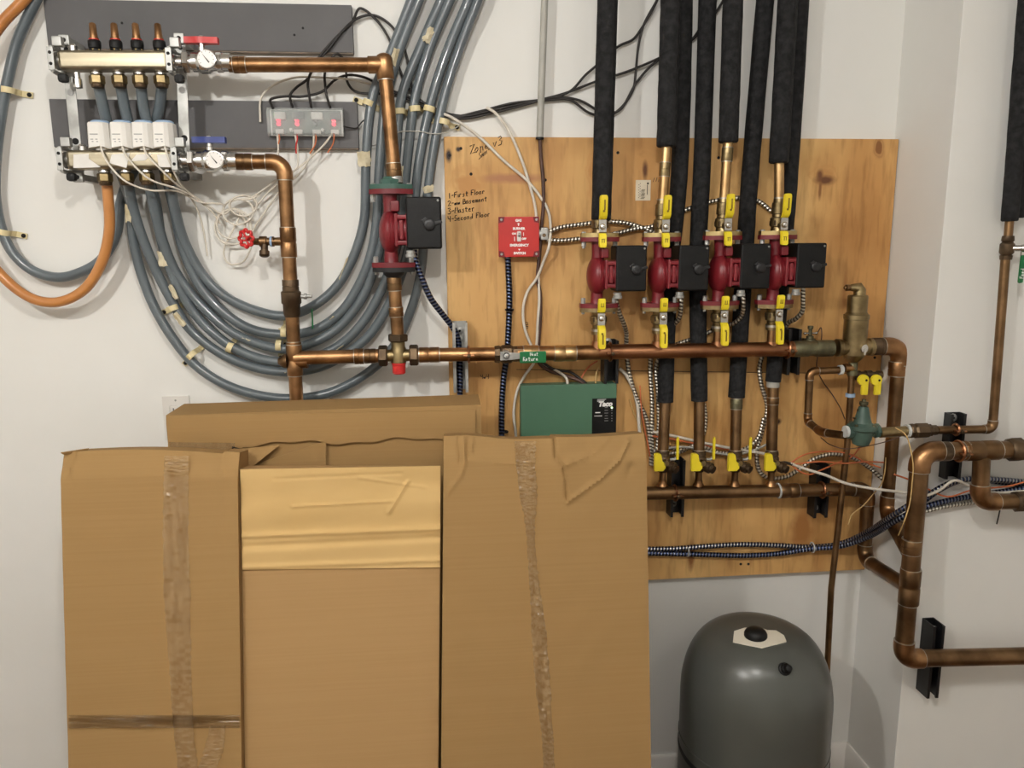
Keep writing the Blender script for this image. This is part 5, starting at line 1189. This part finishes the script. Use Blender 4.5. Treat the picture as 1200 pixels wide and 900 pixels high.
ctr = bm.verts.new(tc+Vector((lc[0], lc[1], dome(*lc)+.0036))); bot = [bm.verts.new(v.co-ZA*.0030) for v in top]
for k in range(len(top)):
    j = (k+1) % len(top); bm.faces.new((ctr, top[k], top[j])); bm.faces.new((top[k], bot[k], bot[j], top[j]))
part(lb, 'label_plate', M['label_white'], t, 'white plastic plate')
p = tc+Vector((lc[0]-.002, lc[1], dome(*lc)))
part(MB().lathe(p, ZA, [(0, .0225), (.006, .0225), (.008, .0215), (.009, .0212), (.012, .0195), (.016, .014), (.0175, .003)], 24), 'pipe_cap', M['black_plastic'], t, 'black round cap')
u = (.006, -.112); p = tc+Vector((u[0], u[1], dome(*u)))
nn = Vector((u[0]*2, u[1]*2, .16)).normalized()
cp = part(MB().lathe(p, nn, [(-.002, .0125), (.003, .012), (.004, .010), (.010, .0095), (.012, .007), (.014, .0065), (.020, .006), (.021, .003)], 14), 'air_valve_cap', M['black_plastic'], t)

# ------------------------------------------------------------------ red emergency switch
SD = .045
a, b = P(584, 254, SD), P(632, 301, SD); c = (a+b)/2; W_, H_ = b.x-a.x, a.z-b.z
t = thing('emergency_switch', 'red square burner emergency switch box with white lettering on the plywood', 'switch', (c.x, -PD, c.z))
part(MB().box((c.x, -(PD+SD-.005)/2, c.z), (W_*.95, SD-.005-PD, H_*.95), .003), 'back_box', M['red_box'], t)
pl = part(MB().box((c.x, -SD+.0022, c.z), (W_, .005, H_), .002), 'cover_plate', M['red_box'], t)
for sx in (-1, 1):
    for sz in (-1, 1):
        q = Vector((c.x+sx*(W_/2-.006), -SD-.0006, c.z+sz*(H_/2-.006)))
        n_ = part(MB().prism([q+Vector((sx*.0055, 0, sz*.0055)), q+Vector((-sx*.007, 0, sz*.0055)), q+Vector((-sx*.005, 0, -sz*.005)), q+Vector((sx*.0055, 0, -sz*.007))], (0, .0008, 0)), 'corner_notch', M['pump_red'], pl)
        part(MB().lathe(q+FRONT*.0004, FRONT, [(0, .0028), (.0012, .0022)], 10), 'cover_screw', M['steel'], pl)
fy = -SD-.0004
def wtext(s, px, py, size, bold=.0004, parent=pl, m='white', d=SD, name='lettering', X=XA, Z=ZA, shear=0):
    p = P(px, py, d); return part(text_mb(s, (p.x, -d-.0004, p.z), X, Z, size, shear, bold), name, M[m], parent)
wtext('GAS', 607.5, 258.5, .0068); wtext('BURNER', 608, 268, .0066); wtext('EMERGENCY', 608.5, 287.5, .0068); wtext('SWITCH', 609, 296.8, .0066)
wtext('ON', 602.3, 274, .0052); wtext('OFF', 614, 280, .0052)
p = P(607.5, 263, SD); part(MB().prism([Vector((p.x+x, fy, p.z+z)) for x, z in ((-.0030, .001), (.0005, .0032), (.0030, .0008), (.0012, .0006), (.0012, -.003), (-.0008, -.003), (-.0008, .0004))], (0, -.0006, 0)), 'arrow_marking', M['white'], pl)
p = P(608.5, 292, SD); part(MB().prism([Vector((p.x+x, fy, p.z+z)) for x, z in ((-.0026, .0005), (.0026, .0005), (0, -.003))], (0, -.0006, 0)), 'arrow_marking', M['white'], pl)
p = P(603, 280, SD); part(MB().box((p.x, fy, p.z), (.0014, .0006, .009)), 'line_marking', M['white'], pl); p = P(613.5, 274.5, SD); part(MB().box((p.x, fy, p.z), (.0014, .0006, .007)), 'line_marking', M['white'], pl)
p = P(608.2, 277, SD); tp_ = part(MB().box((p.x, -SD-.0012, p.z), (.0086, .0024, .021), .002), 'toggle_bezel', M['white_plastic'], t); part(MB().box((p.x, -SD-.0055, p.z+.003), (.0042, .009, .006), .001, ax=(XA, Vector((0, .9, -.43)), Vector((0, .43, .9)))), 'toggle', M['grey_print'], tp_)
cn = P(637, 274, .034)
t = thing('conduit_connector', 'zinc duplex cable connector on the side of the red switch box', 'connector', cn)
part(MB().box(cn+XA*.001, (.016, .018, .026), .003), 'clamp_body', M['steel'], t); part(MB().lathe(cn+FRONT*.009-ZA*.003, FRONT, [(0, .004), (.002, .0036)], 8), 'clamp_screw', M['bronze'], t)
part(MB().cyl(cn-XA*.014, cn-XA*.004, .0095, seg=14), 'neck', M['steel'], t)

# ------------------------------------------------------------------ green pump controller
GD = .055
a, b = P(610, 452, GD), P(723, 453, GD); zt, zb = a.z, P(610, 516, GD).z; xa, xb = a.x, b.x; c = Vector(((xa+xb)/2, -(PD+GD)/2, (zt+zb)/2))
t = thing('pump_controller', 'green metal pump control box with a black indicator panel, above the wide taped box', 'control box', (c.x, -PD, c.z))
part(MB().box((c.x, -(PD+GD-.012)/2, c.z), (xb-xa-.003, GD-.012-PD, zt-zb-.002), .001), 'back_pan', M['green_box'], t)
cv = part(MB().box((c.x, -GD+.008, c.z), (xb-xa, .016, zt-zb), .0022), 'cover', M['green_box'], t)
a, b = P(694, 467, GD), P(722.5, 467, GD); pz0, pz1 = P(700, 508, GD).z-.004, P(700, 467, GD).z
pn = part(MB().box(((a.x+b.x)/2, -GD-.0004, (pz0+pz1)/2), (b.x-a.x, .0012, pz1-pz0), .0004), 'indicator_panel', M['black_plastic'], t, 'black printed panel')
GD2 = GD+.001
wtext('Taco', 709, 473.5, .0150, .0009, pn, d=GD2, shear=.25)
p = P(705.5, 468.8, GD2)
for k in range(3): part(MB().prism([Vector((p.x-.010+x, -GD2-.0004, p.z+.002-k*.0022+z)) for x, z in ((0, 0), (.019-k*.003, 0), (.018-k*.003, -.0009), (-.0008, -.0009))], (0, -.0005, 0)), 'logo_stripe', M['white'], pn)
p = P(717, 477.8, GD2); part(MB().lathe((p.x, -GD2, p.z), FRONT, [(0, .0022), (.0012, .0018)], 10), 'power_led', M['led_white'], pn)
for k, py in enumerate((477.5, 480.8, 484, 487.2, 490.3, 493)):
    p = P(711, py, GD2); part(MB().box((p.x-.001, -GD2, p.z), (.0062+.001*(k % 3), .0009, .0011)), 'print_line', M['grey_print'], pn)
    if k: p = P(717, py, GD2); part(MB().lathe((p.x, -GD2, p.z), FRONT, [(0, .0012), (.0006, .001)], 8), 'status_led', M['grey_print'], pn)
for px, py, wd in ((700.5, 483.5, .011), (701, 487.4, .017)): p = P(px, py, GD2); part(MB().box((p.x, -GD2, p.z), (wd, .0009, .0022 if wd < .012 else .0013)), 'print_line', M['white'], pn)

# ------------------------------------------------------------------ clear zone controller
ZD = .042
a, b, c3, d3 = P(311, 125, ZD), P(400, 124, ZD), P(403, 159, ZD), P(316, 161, ZD)
cx, cz = (a.x+b.x+c3.x+d3.x)/4, (a.z+b.z+c3.z+d3.z)/4; W_, H_ = b.x-a.x, a.z-c3.z
t = thing('zone_controller', 'clear plastic zone controller with glowing red lights on the lower grey board', 'controller', (cx, -.018, cz))
part(MB().box((cx, -.0205, cz), (W_*.97, .005, H_*.95), .001), 'base_plate', M['white_plastic'], t)
pc = part(MB().box((cx, -.0245, cz), (W_*.92, .002, H_*.86)), 'circuit_board', M['pcb'], t)
for k in range(4):
    x = cx-W_*.37+W_*.245*k
    part(MB().box((x+.002, -.029, cz-.018), (.016, .008, .009), .001), 'terminal_block', M['white_plastic'], pc); part(MB().box((x+.004, -.030, cz+.012), (.022, .010, .014), .0015), 'relay', M['board'] if k % 2 else M['white_plastic'], pc)
    for dz in (0.004, -.003): part(MB().lathe((x, -.0255, cz+dz), FRONT, [(0, .0040), (.006, .0038), (.008, .0016)], 10), 'indicator_led', M['led_red'] if k != 2 else M['grey_print'], pc)
part(MB().lathe((cx-W_*.40, -.0255, cz+.014), FRONT, [(0, .0036), (.006, .0034), (.007, .001)], 10), 'power_led', M['led_green'], pc)
for u in (-.20, .22): part(MB().lathe((cx+W_*u, -.026, cz-.015), FRONT, [(0, .003), (.014, .003)], 10), 'cover_post', M['white_plastic'], t)
cvr = MB(); y0, y1 = -.018, -ZD
prof = [(-H_/2, y0), (-H_/2, y1+.004), (-H_/2+.005, y1), (H_/2-.007, y1), (H_/2, y1+.006), (H_/2, y0)]
inn = [(z*.955, y+.0016 if y < -.02 else y) for z, y in prof]
cvr.prism([Vector((cx-W_/2, y, cz+z)) for z, y in prof]+[Vector((cx-W_/2, y, cz+z)) for z, y in inn[::-1]], (W_, 0, 0))
for s in (-1, 1): cvr.prism([Vector((cx+s*(W_/2-.0008), y, cz+z)) for z, y in prof], (.0016*s, 0, 0))
part(cvr, 'clear_cover', M['cover'], t, 'clear plastic cover', sharp=.4)

# ------------------------------------------------------------------ wall outlet
a, b = P(190, 464, 0), P(222, 464, 0); zt = a.z; c = Vector(((a.x+b.x)/2, 0, zt-.0475))
t = thing('wall_outlet', 'white duplex wall outlet peeking above the rear cardboard box', 'outlet', c)
pl = part(MB().box(c+FRONT*.002, (b.x-a.x, .005, .095), .0015), 'plate', M['white_plastic'], t)
for dz in (.0165, -.0165):
    rc = part(MB().box(c+ZA*dz+FRONT*.005, (.026, .003, .022), .003), 'receptacle', M['white_plastic'], t)
    for dx in (-.005, .005): part(MB().box(c+ZA*(dz+.002)+XA*dx+FRONT*.0066, (.0018, .0006, .0065)), 'slot_hole', M['dark'], rc)
part(MB().lathe(c+ZA*.038+FRONT*.0045, FRONT, [(0, .0022), (.0008, .0018)], 10), 'screw', M['steel'], pl)

# ------------------------------------------------------------------ conduits
def cable(name, label, pts, r, m, group, cat='cable', seg=8, smooth=6):
    W = [P(*p) for p in pts]
    return tag(MB().tube(W, r, seg, smooth=smooth).build(name, m, None, 1.4), label, cat, group)
CG = 'armoured cables'
CRD = .0062
cable('armoured_cable', 'blue spiral armoured cable from the big pump box to the galvanised strut', [(485, 293, .085), (487, 305, .085), (494, 325, .08), (505, 350, .07), (520, 370, .055), (530, 383, .045), (536, 395, .040), (538, 412, .036), (539, 440, .034), (539, 475, .032), (539, 500, .030)], CRD, M['mc_blue'], CG)
cable('armoured_cable', 'dark blue spiral armoured cable hanging straight down from the red switch box', [(595, 300, .035), (596, 320, .030), (597, 350, .028), (596, 385, .028), (594, 415, .028), (590, 445, .028), (588, 480, .028), (588, 520, .028)], CRD*1.05, M['mc_navy'], CG)
cable('armoured_cable', 'steel armoured cable from the red switch box arching behind the first pump, upper of two', [(640, 273, .034), (655, 267, .032), (680, 263, .03), (710, 260, .03), (732, 261, .03), (750, 266, .03), (768, 273, .03)], CRD*.8, M['mc'], CG)
cable('armoured_cable', 'steel armoured cable from the red switch box to behind the first pump, lower of two', [(640, 281, .034), (655, 282, .032), (680, 280, .03), (705, 278, .03), (725, 273, .03), (745, 268, .03), (762, 266, .03), (785, 256, .024), (806, 245, .0245), (835, 236, .0245), (865, 232, .0245), (889, 236, .0245), (903, 247, .03)], CRD*.8, M['mc'], CG)
cable('armoured_cable', 'steel armoured cable from the first pump box down toward the wide taped box', [(721, 343, .085), (722, 352, .085), (725, 365, .075), (731, 380, .06), (734, 390, .045), (734, 410, .032), (738, 440, .030), (747, 468, .030), (757, 490, .030), (762, 520, .030), (763, 545, .03)], CRD*.8, M['mc'], CG)
cable('armoured_cable', 'steel armoured cable curling from the second pump box behind its return pipe', [(798, 342, .085), (798, 355, .085), (796, 372, .07), (788, 382, .05), (778, 389, .032), (765, 405, .029), (762, 430, .029), (764, 470, .029), (764, 520, .029), (765, 545, .029)], CRD*.8, M['mc'], CG)
cable('armoured_cable', 'steel armoured cable curling from the third pump box behind its return pipe', [(870, 340, .085), (871, 355, .085), (869, 370, .07), (860, 379, .055), (848, 381, .034), (825, 392, .0265), (785, 408, .0265), (770, 425, .0285), (771, 460, .030), (772, 500, .030), (768, 545, .03)], CRD*.8, M['mc'], CG)
cable('armoured_cable', 'steel armoured cable curling from the fourth pump box down to the bottom header', [(941, 337, .085), (941, 352, .08), (940, 365, .07), (932, 374, .055), (924, 378, .04), (915, 390, .028), (896, 412, .026), (890, 430, .028), (892, 450, .030), (899, 478, .030), (893, 505, .030), (887, 530, .030), (890, 552, .030), (900, 560, .032), (920, 559, .036), (938, 549, .04), (955, 537, .04), (978, 532, .04), (1000, 537, .04), (1020, 549, .04), (1035, 562, .06)], CRD*.8, M['mc'], CG)
cable('armoured_cable', 'steel armoured cable dropping beside the fourth return pipe and sweeping behind the drain valves', [(895, 490, .038), (889, 512, .038), (880, 522, .036), (865, 529, .036), (845, 531, .036), (825, 524, .036), (810, 524, .036), (795, 530, .034), (780, 532, .032)], CRD*.8, M['mc'], CG)
cable('armoured_cable', 'steel armoured cable beside the second return pipe crossing to the first drain valve', [(825, 472, .036), (827, 490, .036), (824, 510, .036), (812, 522, .036), (797, 527, .038), (782, 524, .038), (766, 529, .034)], CRD*.7, M['mc'], CG)
cable('armoured_cable', 'blue and grey armoured cable low across the plywood, upper of the pair', [(750, 643.5, .028), (790, 643, .028), (830, 640, .028), (870, 638, .028), (910, 639, .028), (952, 641, .028), (985, 637, .04), (1015, 624, .085), (1040, 608, .17), (1062, 594, .205), (1085, 582, .21), (1105, 570, .21), (1130, 562, .21), (1160, 562, .205), (1225, 566, .205), (1470, 566, .205)], CRD, M['mc_mix'], CG)
cable('armoured_cable', 'blue and grey armoured cable low across the plywood, sagging lower of the pair', [(750, 648, .028), (790, 649, .028), (830, 650, .028), (870, 651, .028), (910, 649, .028), (950, 643, .034), (985, 640, .05), (1018, 629, .10), (1042, 615, .17), (1065, 602, .205), (1090, 592, .21), (1130, 583, .205), (1170, 577, .205), (1225, 570, .215), (1470, 570, .215)], CRD, M['mc_blue'], CG)
cable('armoured_cable', 'steel armoured cable along the chase under the blue pair', [(1062, 606, .20), (1085, 599, .205), (1110, 593, .205), (1140, 589, .20), (1180, 583, .20), (1225, 578, .20), (1470, 578, .20)], CRD*.75, M['mc'], CG)
cable('armoured_cable', 'dark armoured cable hugging the chase above the blue pair', [(1082, 588, .205), (1098, 576, .205), (1120, 565, .20), (1140, 561, .198), (1170, 565, .198), (1225, 570, .198), (1470, 570, .198)], CRD*.9, M['mc_navy'], CG)
for (px, py, d, lab) in [(952, 641.5, .03, 'white cable tie gathering the blue armoured pair near the thin riser'), (805.5, 646, .028, 'white cable tie on the blue armoured pair beside the wide taped box')]:
    c = P(px, py, d); tag(MB().torus(c, XA, .0115, .0016, 20, 6).build('cable_tie', M['white_tape']), lab, 'cable tie', 'white cable ties')
tag(MB().torus(P(590.5, 506, .028), ZA, .0080, .0022, 16, 6).build('cable_tie', M['black_plastic']), 'black cable clip at the bottom of the dark blue armoured cable', 'cable tie', 'black cable ties')
tag(MB().torus(P(597, 363, .028), ZA, .0078, .0022, 16, 6).build('cable_tie', M['mc_navy']), 'blue cable clip halfway down the dark blue armoured cable', 'cable tie', 'black cable ties')

# ------------------------------------------------------------------ plain conduit and building wires
t = thing('conduit_pipe', 'pale grey plastic conduit coming down to the plywood top', 'conduit', P(632, 163, .03))
part(MB().tube([P(643.5, -150, .03), P(632.5, 163, .03)], .0072, 14), 'pipe', M['conduit_grey'], t)
part(MB().lathe(P(632.5, 161, .03), -ZA, [(0, .0085), (.004, .0085), (.005, .006)], 12), 'bushing', M['black_plastic'], t)
WG = 'house wires'
cable('electric_cable', 'brown cable dropping from the grey conduit past the red switch box', [(632.5, 160, .03), (634, 185, .026), (636, 205, .025), (637, 235, .025), (635, 262, .025), (632, 300, .025), (630, 326, .025), (633, 345, .025), (633, 375, .025), (631, 405, .025), (632, 425, .026), (645, 435, .03), (662, 440, .032), (683, 449, .045), (683, 456, .045)], .0040, M['brown_wire'], WG)
cable('electric_cable', 'white cable slanting across the plywood from the cable row to the header', [(516, 132, .03), (530, 138, .03), (561, 160, .026), (590, 188, .025), (617, 211, .025), (632, 229, .025), (642, 246, .025), (645, 262, .025), (643, 290, .050), (637, 306, .04), (629, 326, .027), (618, 342, .025), (613, 362, .025), (615, 385, .025), (624, 408, .025), (632, 422, .025), (640, 428, .028), (655, 436, .035), (664, 444, .045), (665, 456, .045)], .0030, M['white_wire'], WG)
cable('electric_cable', 'white cable curving over the plywood top corner to the red switch box', [(570, 126, .02), (580, 132, .022), (592, 146, .025), (602, 165, .025), (614, 195, .025), (621, 218, .025), (627, 242, .025), (629, 262, .025), (631, 300, .025), (631, 326, .026), (632, 350, .027), (630, 380, .027), (629, 402, .027), (626, 424, .026), (615, 440, .025), (606, 458, .025), (602, 485, .025), (604, 505, .025), (606, 530, .025)], .0030, M['white_wire'], WG)
cable('electric_cable', 'brown twisted wires entering the green control box beside the white cable', [(634, 424, .026), (650, 433, .032), (668, 436, .034), (680, 444, .04), (687, 450, .045), (688, 458, .045)], .0030, M['black_wire'], WG)
cable('electric_cable', 'orange wire rising from the green control box to the header', [(680, 446, .04), (684, 438, .035), (691, 429, .03), (700, 423, .03)], .0018, M['orange_wire'], WG)
cable('electric_cable', 'pale thin loop of wire at the strut legs above the green control box', [(698, 456, .045), (698, 446, .045), (699, 437, .04), (702, 431, .035)], .0018, M['tan_wire'], WG)
cable('electric_cable', 'stiff white cable curving down beside the green control box', [(726, 432, .03), (734, 440, .03), (742, 456, .03), (747, 475, .03), (749, 500, .03), (752, 540, .03)], .0038, M['white_wire'], WG)
cable('electric_cable', 'orange wire hanging between the white and steel cables beside the control box', [(750, 452, .03), (751, 470, .034), (753, 490, .036), (757, 510, .036), (762, 535, .036)], .0016, M['orange_wire'], WG)
cable('electric_cable', 'tan thin wire hanging behind the stiff white cable', [(738, 468, .026), (742, 482, .026), (750, 500, .026), (757, 520, .026)], .0014, M['tan_wire'], WG)
cable('electric_cable', 'pinkish white cable stretched behind the four bare return pipes, upper one', [(765, 506, .04), (790, 511, .04), (820, 518, .04), (850, 524, .04), (880, 529, .04), (905, 533, .045)], .0032, M['white_wire'], WG)
cable('electric_cable', 'orange cable stretched behind the four bare return pipes, under the white one', [(765, 511, .036), (790, 515, .036), (820, 521, .036), (850, 526, .036), (880, 530, .036)], .0022, M['orange_wire'], WG)
cable('electric_cable', 'grey cable swagging behind the drain valves', [(770, 531, .036), (785, 525, .045), (805, 524, .046), (830, 529, .04), (860, 533, .04), (885, 527, .04), (900, 520, .04)], .0026, M['conduit_grey'], WG)
cable('electric_cable', 'white cable from the fourth drain valve sweeping to the chase', [(926, 543, .09), (945, 550, .09), (968, 557, .10), (990, 566, .11), (1013, 571, .11), (1033, 574, .13), (1060, 577, .19), (1085, 580, .20)], .0032, M['white_wire'], WG)
cable('electric_cable', 'black cable end joined to the white and orange wires by the fourth drain valve', [(900, 546, .08), (910, 544, .09), (918, 542, .09), (928, 544, .09)], .0034, M['black_wire'], WG)
cable('electric_cable', 'orange wire in a low loop beside the fourth drain valve', [(926, 543, .088), (935, 551, .09), (948, 556, .09), (962, 551, .085), (980, 543, .08), (997, 536, .09), (1008, 524, .10)], .0018, M['orange_wire'], WG)
cable('electric_cable', 'orange wire arching high over the black strut to the thick pipe', [(926, 543, .087), (940, 534, .085), (955, 530, .08), (975, 529, .08), (995, 532, .09), (1015, 542, .10), (1032, 548, .11)], .0018, M['orange_wire'], WG)
cable('electric_cable', 'orange wire running level past the thin riser to the thick pipe', [(930, 544, .088), (960, 541, .10), (990, 543, .10), (1015, 541, .11), (1036, 542, .12)], .0018, M['orange_wire'], WG)
cable('electric_cable', 'thin tan wire dangling down the thick chase pipe', [(1049, 501, .25), (1060, 508, .26), (1066, 522, .29), (1070, 545, .295), (1069, 565, .295), (1066, 590, .295), (1060, 610, .295), (1053, 627, .27)], .0012, M['tan_wire'], WG)
cable('electric_cable', 'thin tan wire curling in the gap behind the thick outlet pipe', [(1038, 536, .13), (1037, 552, .13), (1033, 567, .12), (1025, 577, .10), (1012, 592, .09), (998, 604, .09), (994, 615, .09)], .0012, M['tan_wire'], WG)
cable('electric_cable', 'thin dark wire trailing from the union vent to the green regulator', [(957, 392, .04), (962, 384, .05), (963, 393, .055), (960, 410, .04), (957, 430, .03), (963, 445, .03), (975, 462, .03), (983, 475, .05), (990, 491, .16)], .0012, M['brown_wire'], WG)
cable('electric_cable', 'thin dark wire hooped under the green regulator', [(962, 513, .10), (975, 522, .18), (990, 526, .20), (1015, 523, .22), (1040, 517, .23), (1056, 511, .24)], .0010, M['brown_wire'], WG)
cable('electric_cable', 'pink wires lying along the chase over the blue armoured pair', [(1048, 556, .20), (1065, 562, .20), (1085, 572, .205), (1110, 582, .215), (1140, 574, .215), (1180, 570, .215), (1225, 560, .215), (1470, 560, .215)], .0018, M['orange_wire'], WG)
cable('electric_cable', 'white cable rising over the chase cables toward the wall edge', [(1080, 583, .21), (1100, 575, .22), (1118, 563, .225), (1135, 569, .222), (1160, 577, .222), (1225, 574, .222), (1470, 574, .222)], .0030, M['white_wire'], WG)
cable('electric_cable', 'short black wire end hanging below the short copper branch', [(1172, 596, .22), (1170, 606, .21), (1168, 614, .205)], .0014, M['black_wire'], WG)
# black thermostat wires high on the wall
TG = 'black thermostat wires'
BW = .0026
def bw(label, pts, r=BW, m='black_wire'): cable('thermostat_wire', label, [p if len(p) == 3 else (p[0], p[1], .012) for p in pts], r, M[m], TG, 'wire', 7)
bw('black wire from the first zone controller terminal running to the cable row over the plywood', [(320, 127, .04), (317, 117, .03), (332, 113, .02), (355, 113, .02), (378, 107, .02), (392, 94, .02), (407, 88, .02), (425, 90, .02), (437, 95), (470, 110), (500, 122), (530, 136), (560, 131), (600, 121), (640, 116), (668, 107), (686, 88), (700, 76), (725, 54), (742, 46), (752, 33), (768, 5), (780, -30), (800, -140)])
bw('black wire from the second zone controller terminal looping over the copper pipe', [(343, 126, .04), (340, 112, .03), (348, 102, .02), (360, 93, .02), (372, 72, .02), (385, 58, .024), (402, 36, .024), (420, 21, .014), (438, 18), (456, 28), (470, 48), (478, 72), (482, 98), (490, 115), (515, 130), (545, 136), (580, 128), (620, 120), (660, 110), (700, 95), (735, 84), (775, 67), (800, 55), (820, 38), (845, 5), (860, -30), (885, -140)])
bw('black wire from the third zone controller terminal tied over the copper pipe', [(365, 126, .04), (362, 110, .03), (361, 95, .03), (372, 70, .024), (396, 42, .024), (412, 27, .018), (421, 10), (428, 12), (445, 28), (458, 50), (468, 80), (480, 105), (505, 126), (530, 137), (570, 131), (610, 122), (645, 117), (668, 117), (690, 132), (712, 136), (728, 126), (742, 105), (745, 85), (748, 55), (754, 30), (770, 0), (785, -30), (815, -140)])
bw('black wire from the fourth zone controller terminal sagging beside the copper pipe', [(387, 126, .04), (383, 113, .03), (381, 100, .03), (381, 84, .03), (394, 63, .03), (404, 72, .02), (407, 96, .016), (416, 107), (440, 110), (462, 109), (480, 117), (510, 132), (540, 139), (575, 133), (615, 123), (650, 114), (680, 118), (705, 131), (725, 130), (745, 98), (762, 78), (780, 65), (810, 47), (822, 30), (836, 5), (850, -30), (868, -140)])
bw('short black wire at the side of the clear zone controller', [(402, 148, .035), (412, 150, .026), (418, 150, .022), (424, 143, .02), (431, 138, .02)], .0014)
bw('thin grey wire strung low across the rising grey tubes', [(430, 171, .016), (440, 170, .016), (467, 155, .036), (490, 154, .036), (512, 157, .036), (530, 152, .02), (540, 146, .014)], .0012, 'conduit_grey')
bw('white wire along the underside of the high copper pipe', [(305, 143, .024), (306, 115, .024), (320, 100, .022), (345, 91, .022), (380, 91, .022), (410, 93, .022), (440, 100, .012), (470, 108)], .0022, 'white_wire')
# white actuator leads, coiled and led up to the controller
AG = 'white actuator leads'
def coil(cx, cy, rx, ry, n, a0, d, turn=1):
    return [(cx+rx*math.cos(a0+turn*2*PI*k/10)*(1+.03*math.sin(k)), cy+ry*math.sin(a0+turn*2*PI*k/10)*(1+.04*math.cos(k*1.7)), d+.003*math.sin(k*.9)) for k in range(n)]
def lead(label, pts): cable('actuator_lead', label, pts, .0019, M['white_wire'], AG, 'wire', 7)
lead('white lead from the first actuator, lowest to leave and coiled on the wall', [(118, 171, .118), (121, 181, .128), (130, 196, .132), (148, 213, .13), (176, 223, .11), (207, 224, .08), (235, 237, .05), (262, 240, .035)]+coil(279, 248, 18, 15, 24, PI, .028)+[(297, 232, .03), (318, 214, .03), (338, 203, .04), (352, 186, .035), (352, 172, .03), (326, 161, .035), (325, 156, .035)][:3]+[(327, 190, .04), (326, 170, .036), (325, 158, .036)])
lead('white lead from the second actuator, coiled in the largest ring', [(143, 171, .118), (147, 181, .128), (160, 197, .13), (177, 211, .125), (207, 221, .10), (232, 234, .05), (255, 249, .03)]+coil(273, 266, 21, 21, 26, PI*1.2, .022)+[(296, 250, .025), (312, 228, .03), (332, 210, .04), (348, 196, .03), (349, 178, .03), (346, 158, .036)])
lead('white lead from the third actuator, with a slack hoop below the coil', [(168, 171, .118), (172, 181, .128), (187, 197, .13), (207, 216, .10), (228, 231, .05), (250, 250, .03), (258, 262, .022)]+coil(271, 262, 17, 17, 14, PI*1.1, .026)+[(262, 295, .018), (268, 309, .018), (283, 308, .018), (293, 293, .018), (297, 270, .022), (312, 246, .03), (330, 222, .03), (352, 202, .03), (366, 178, .03), (368, 158, .036)])
lead('white lead from the fourth actuator, making the topmost ring', [(193, 171, .118), (197, 184, .126), (207, 208, .11), (217, 222, .08), (240, 238, .04), (262, 251, .03)]+coil(285, 241, 16, 12, 22, PI*.9, .03)+[(296, 230, .03), (322, 213, .04), (345, 200, .03), (366, 183, .03), (382, 167, .032), (389, 157, .036)])
lead('loose white wire end hanging between the tubes and the coil', [(217, 226, .08), (225, 234, .05), (233, 250, .03), (238, 268, .02), (241, 285, .016), (243, 300, .014)])
for k, (px, py) in enumerate([(323, 160), (344, 160), (366, 160), (387, 159)]):
    cable('terminal_wire', 'orange and red wire tails below the '+['first', 'second', 'third', 'fourth'][k]+' terminal of the clear controller', [(px+4, py-3, .036), (px+4.5, py+3, .038), (px+3, py+10, .036), (px+3-(k > 1)*6, py+20, .034)], .0014, M['orange_wire'] if k != 1 else M['red'], 'controller wire tails', 'wire', 6)
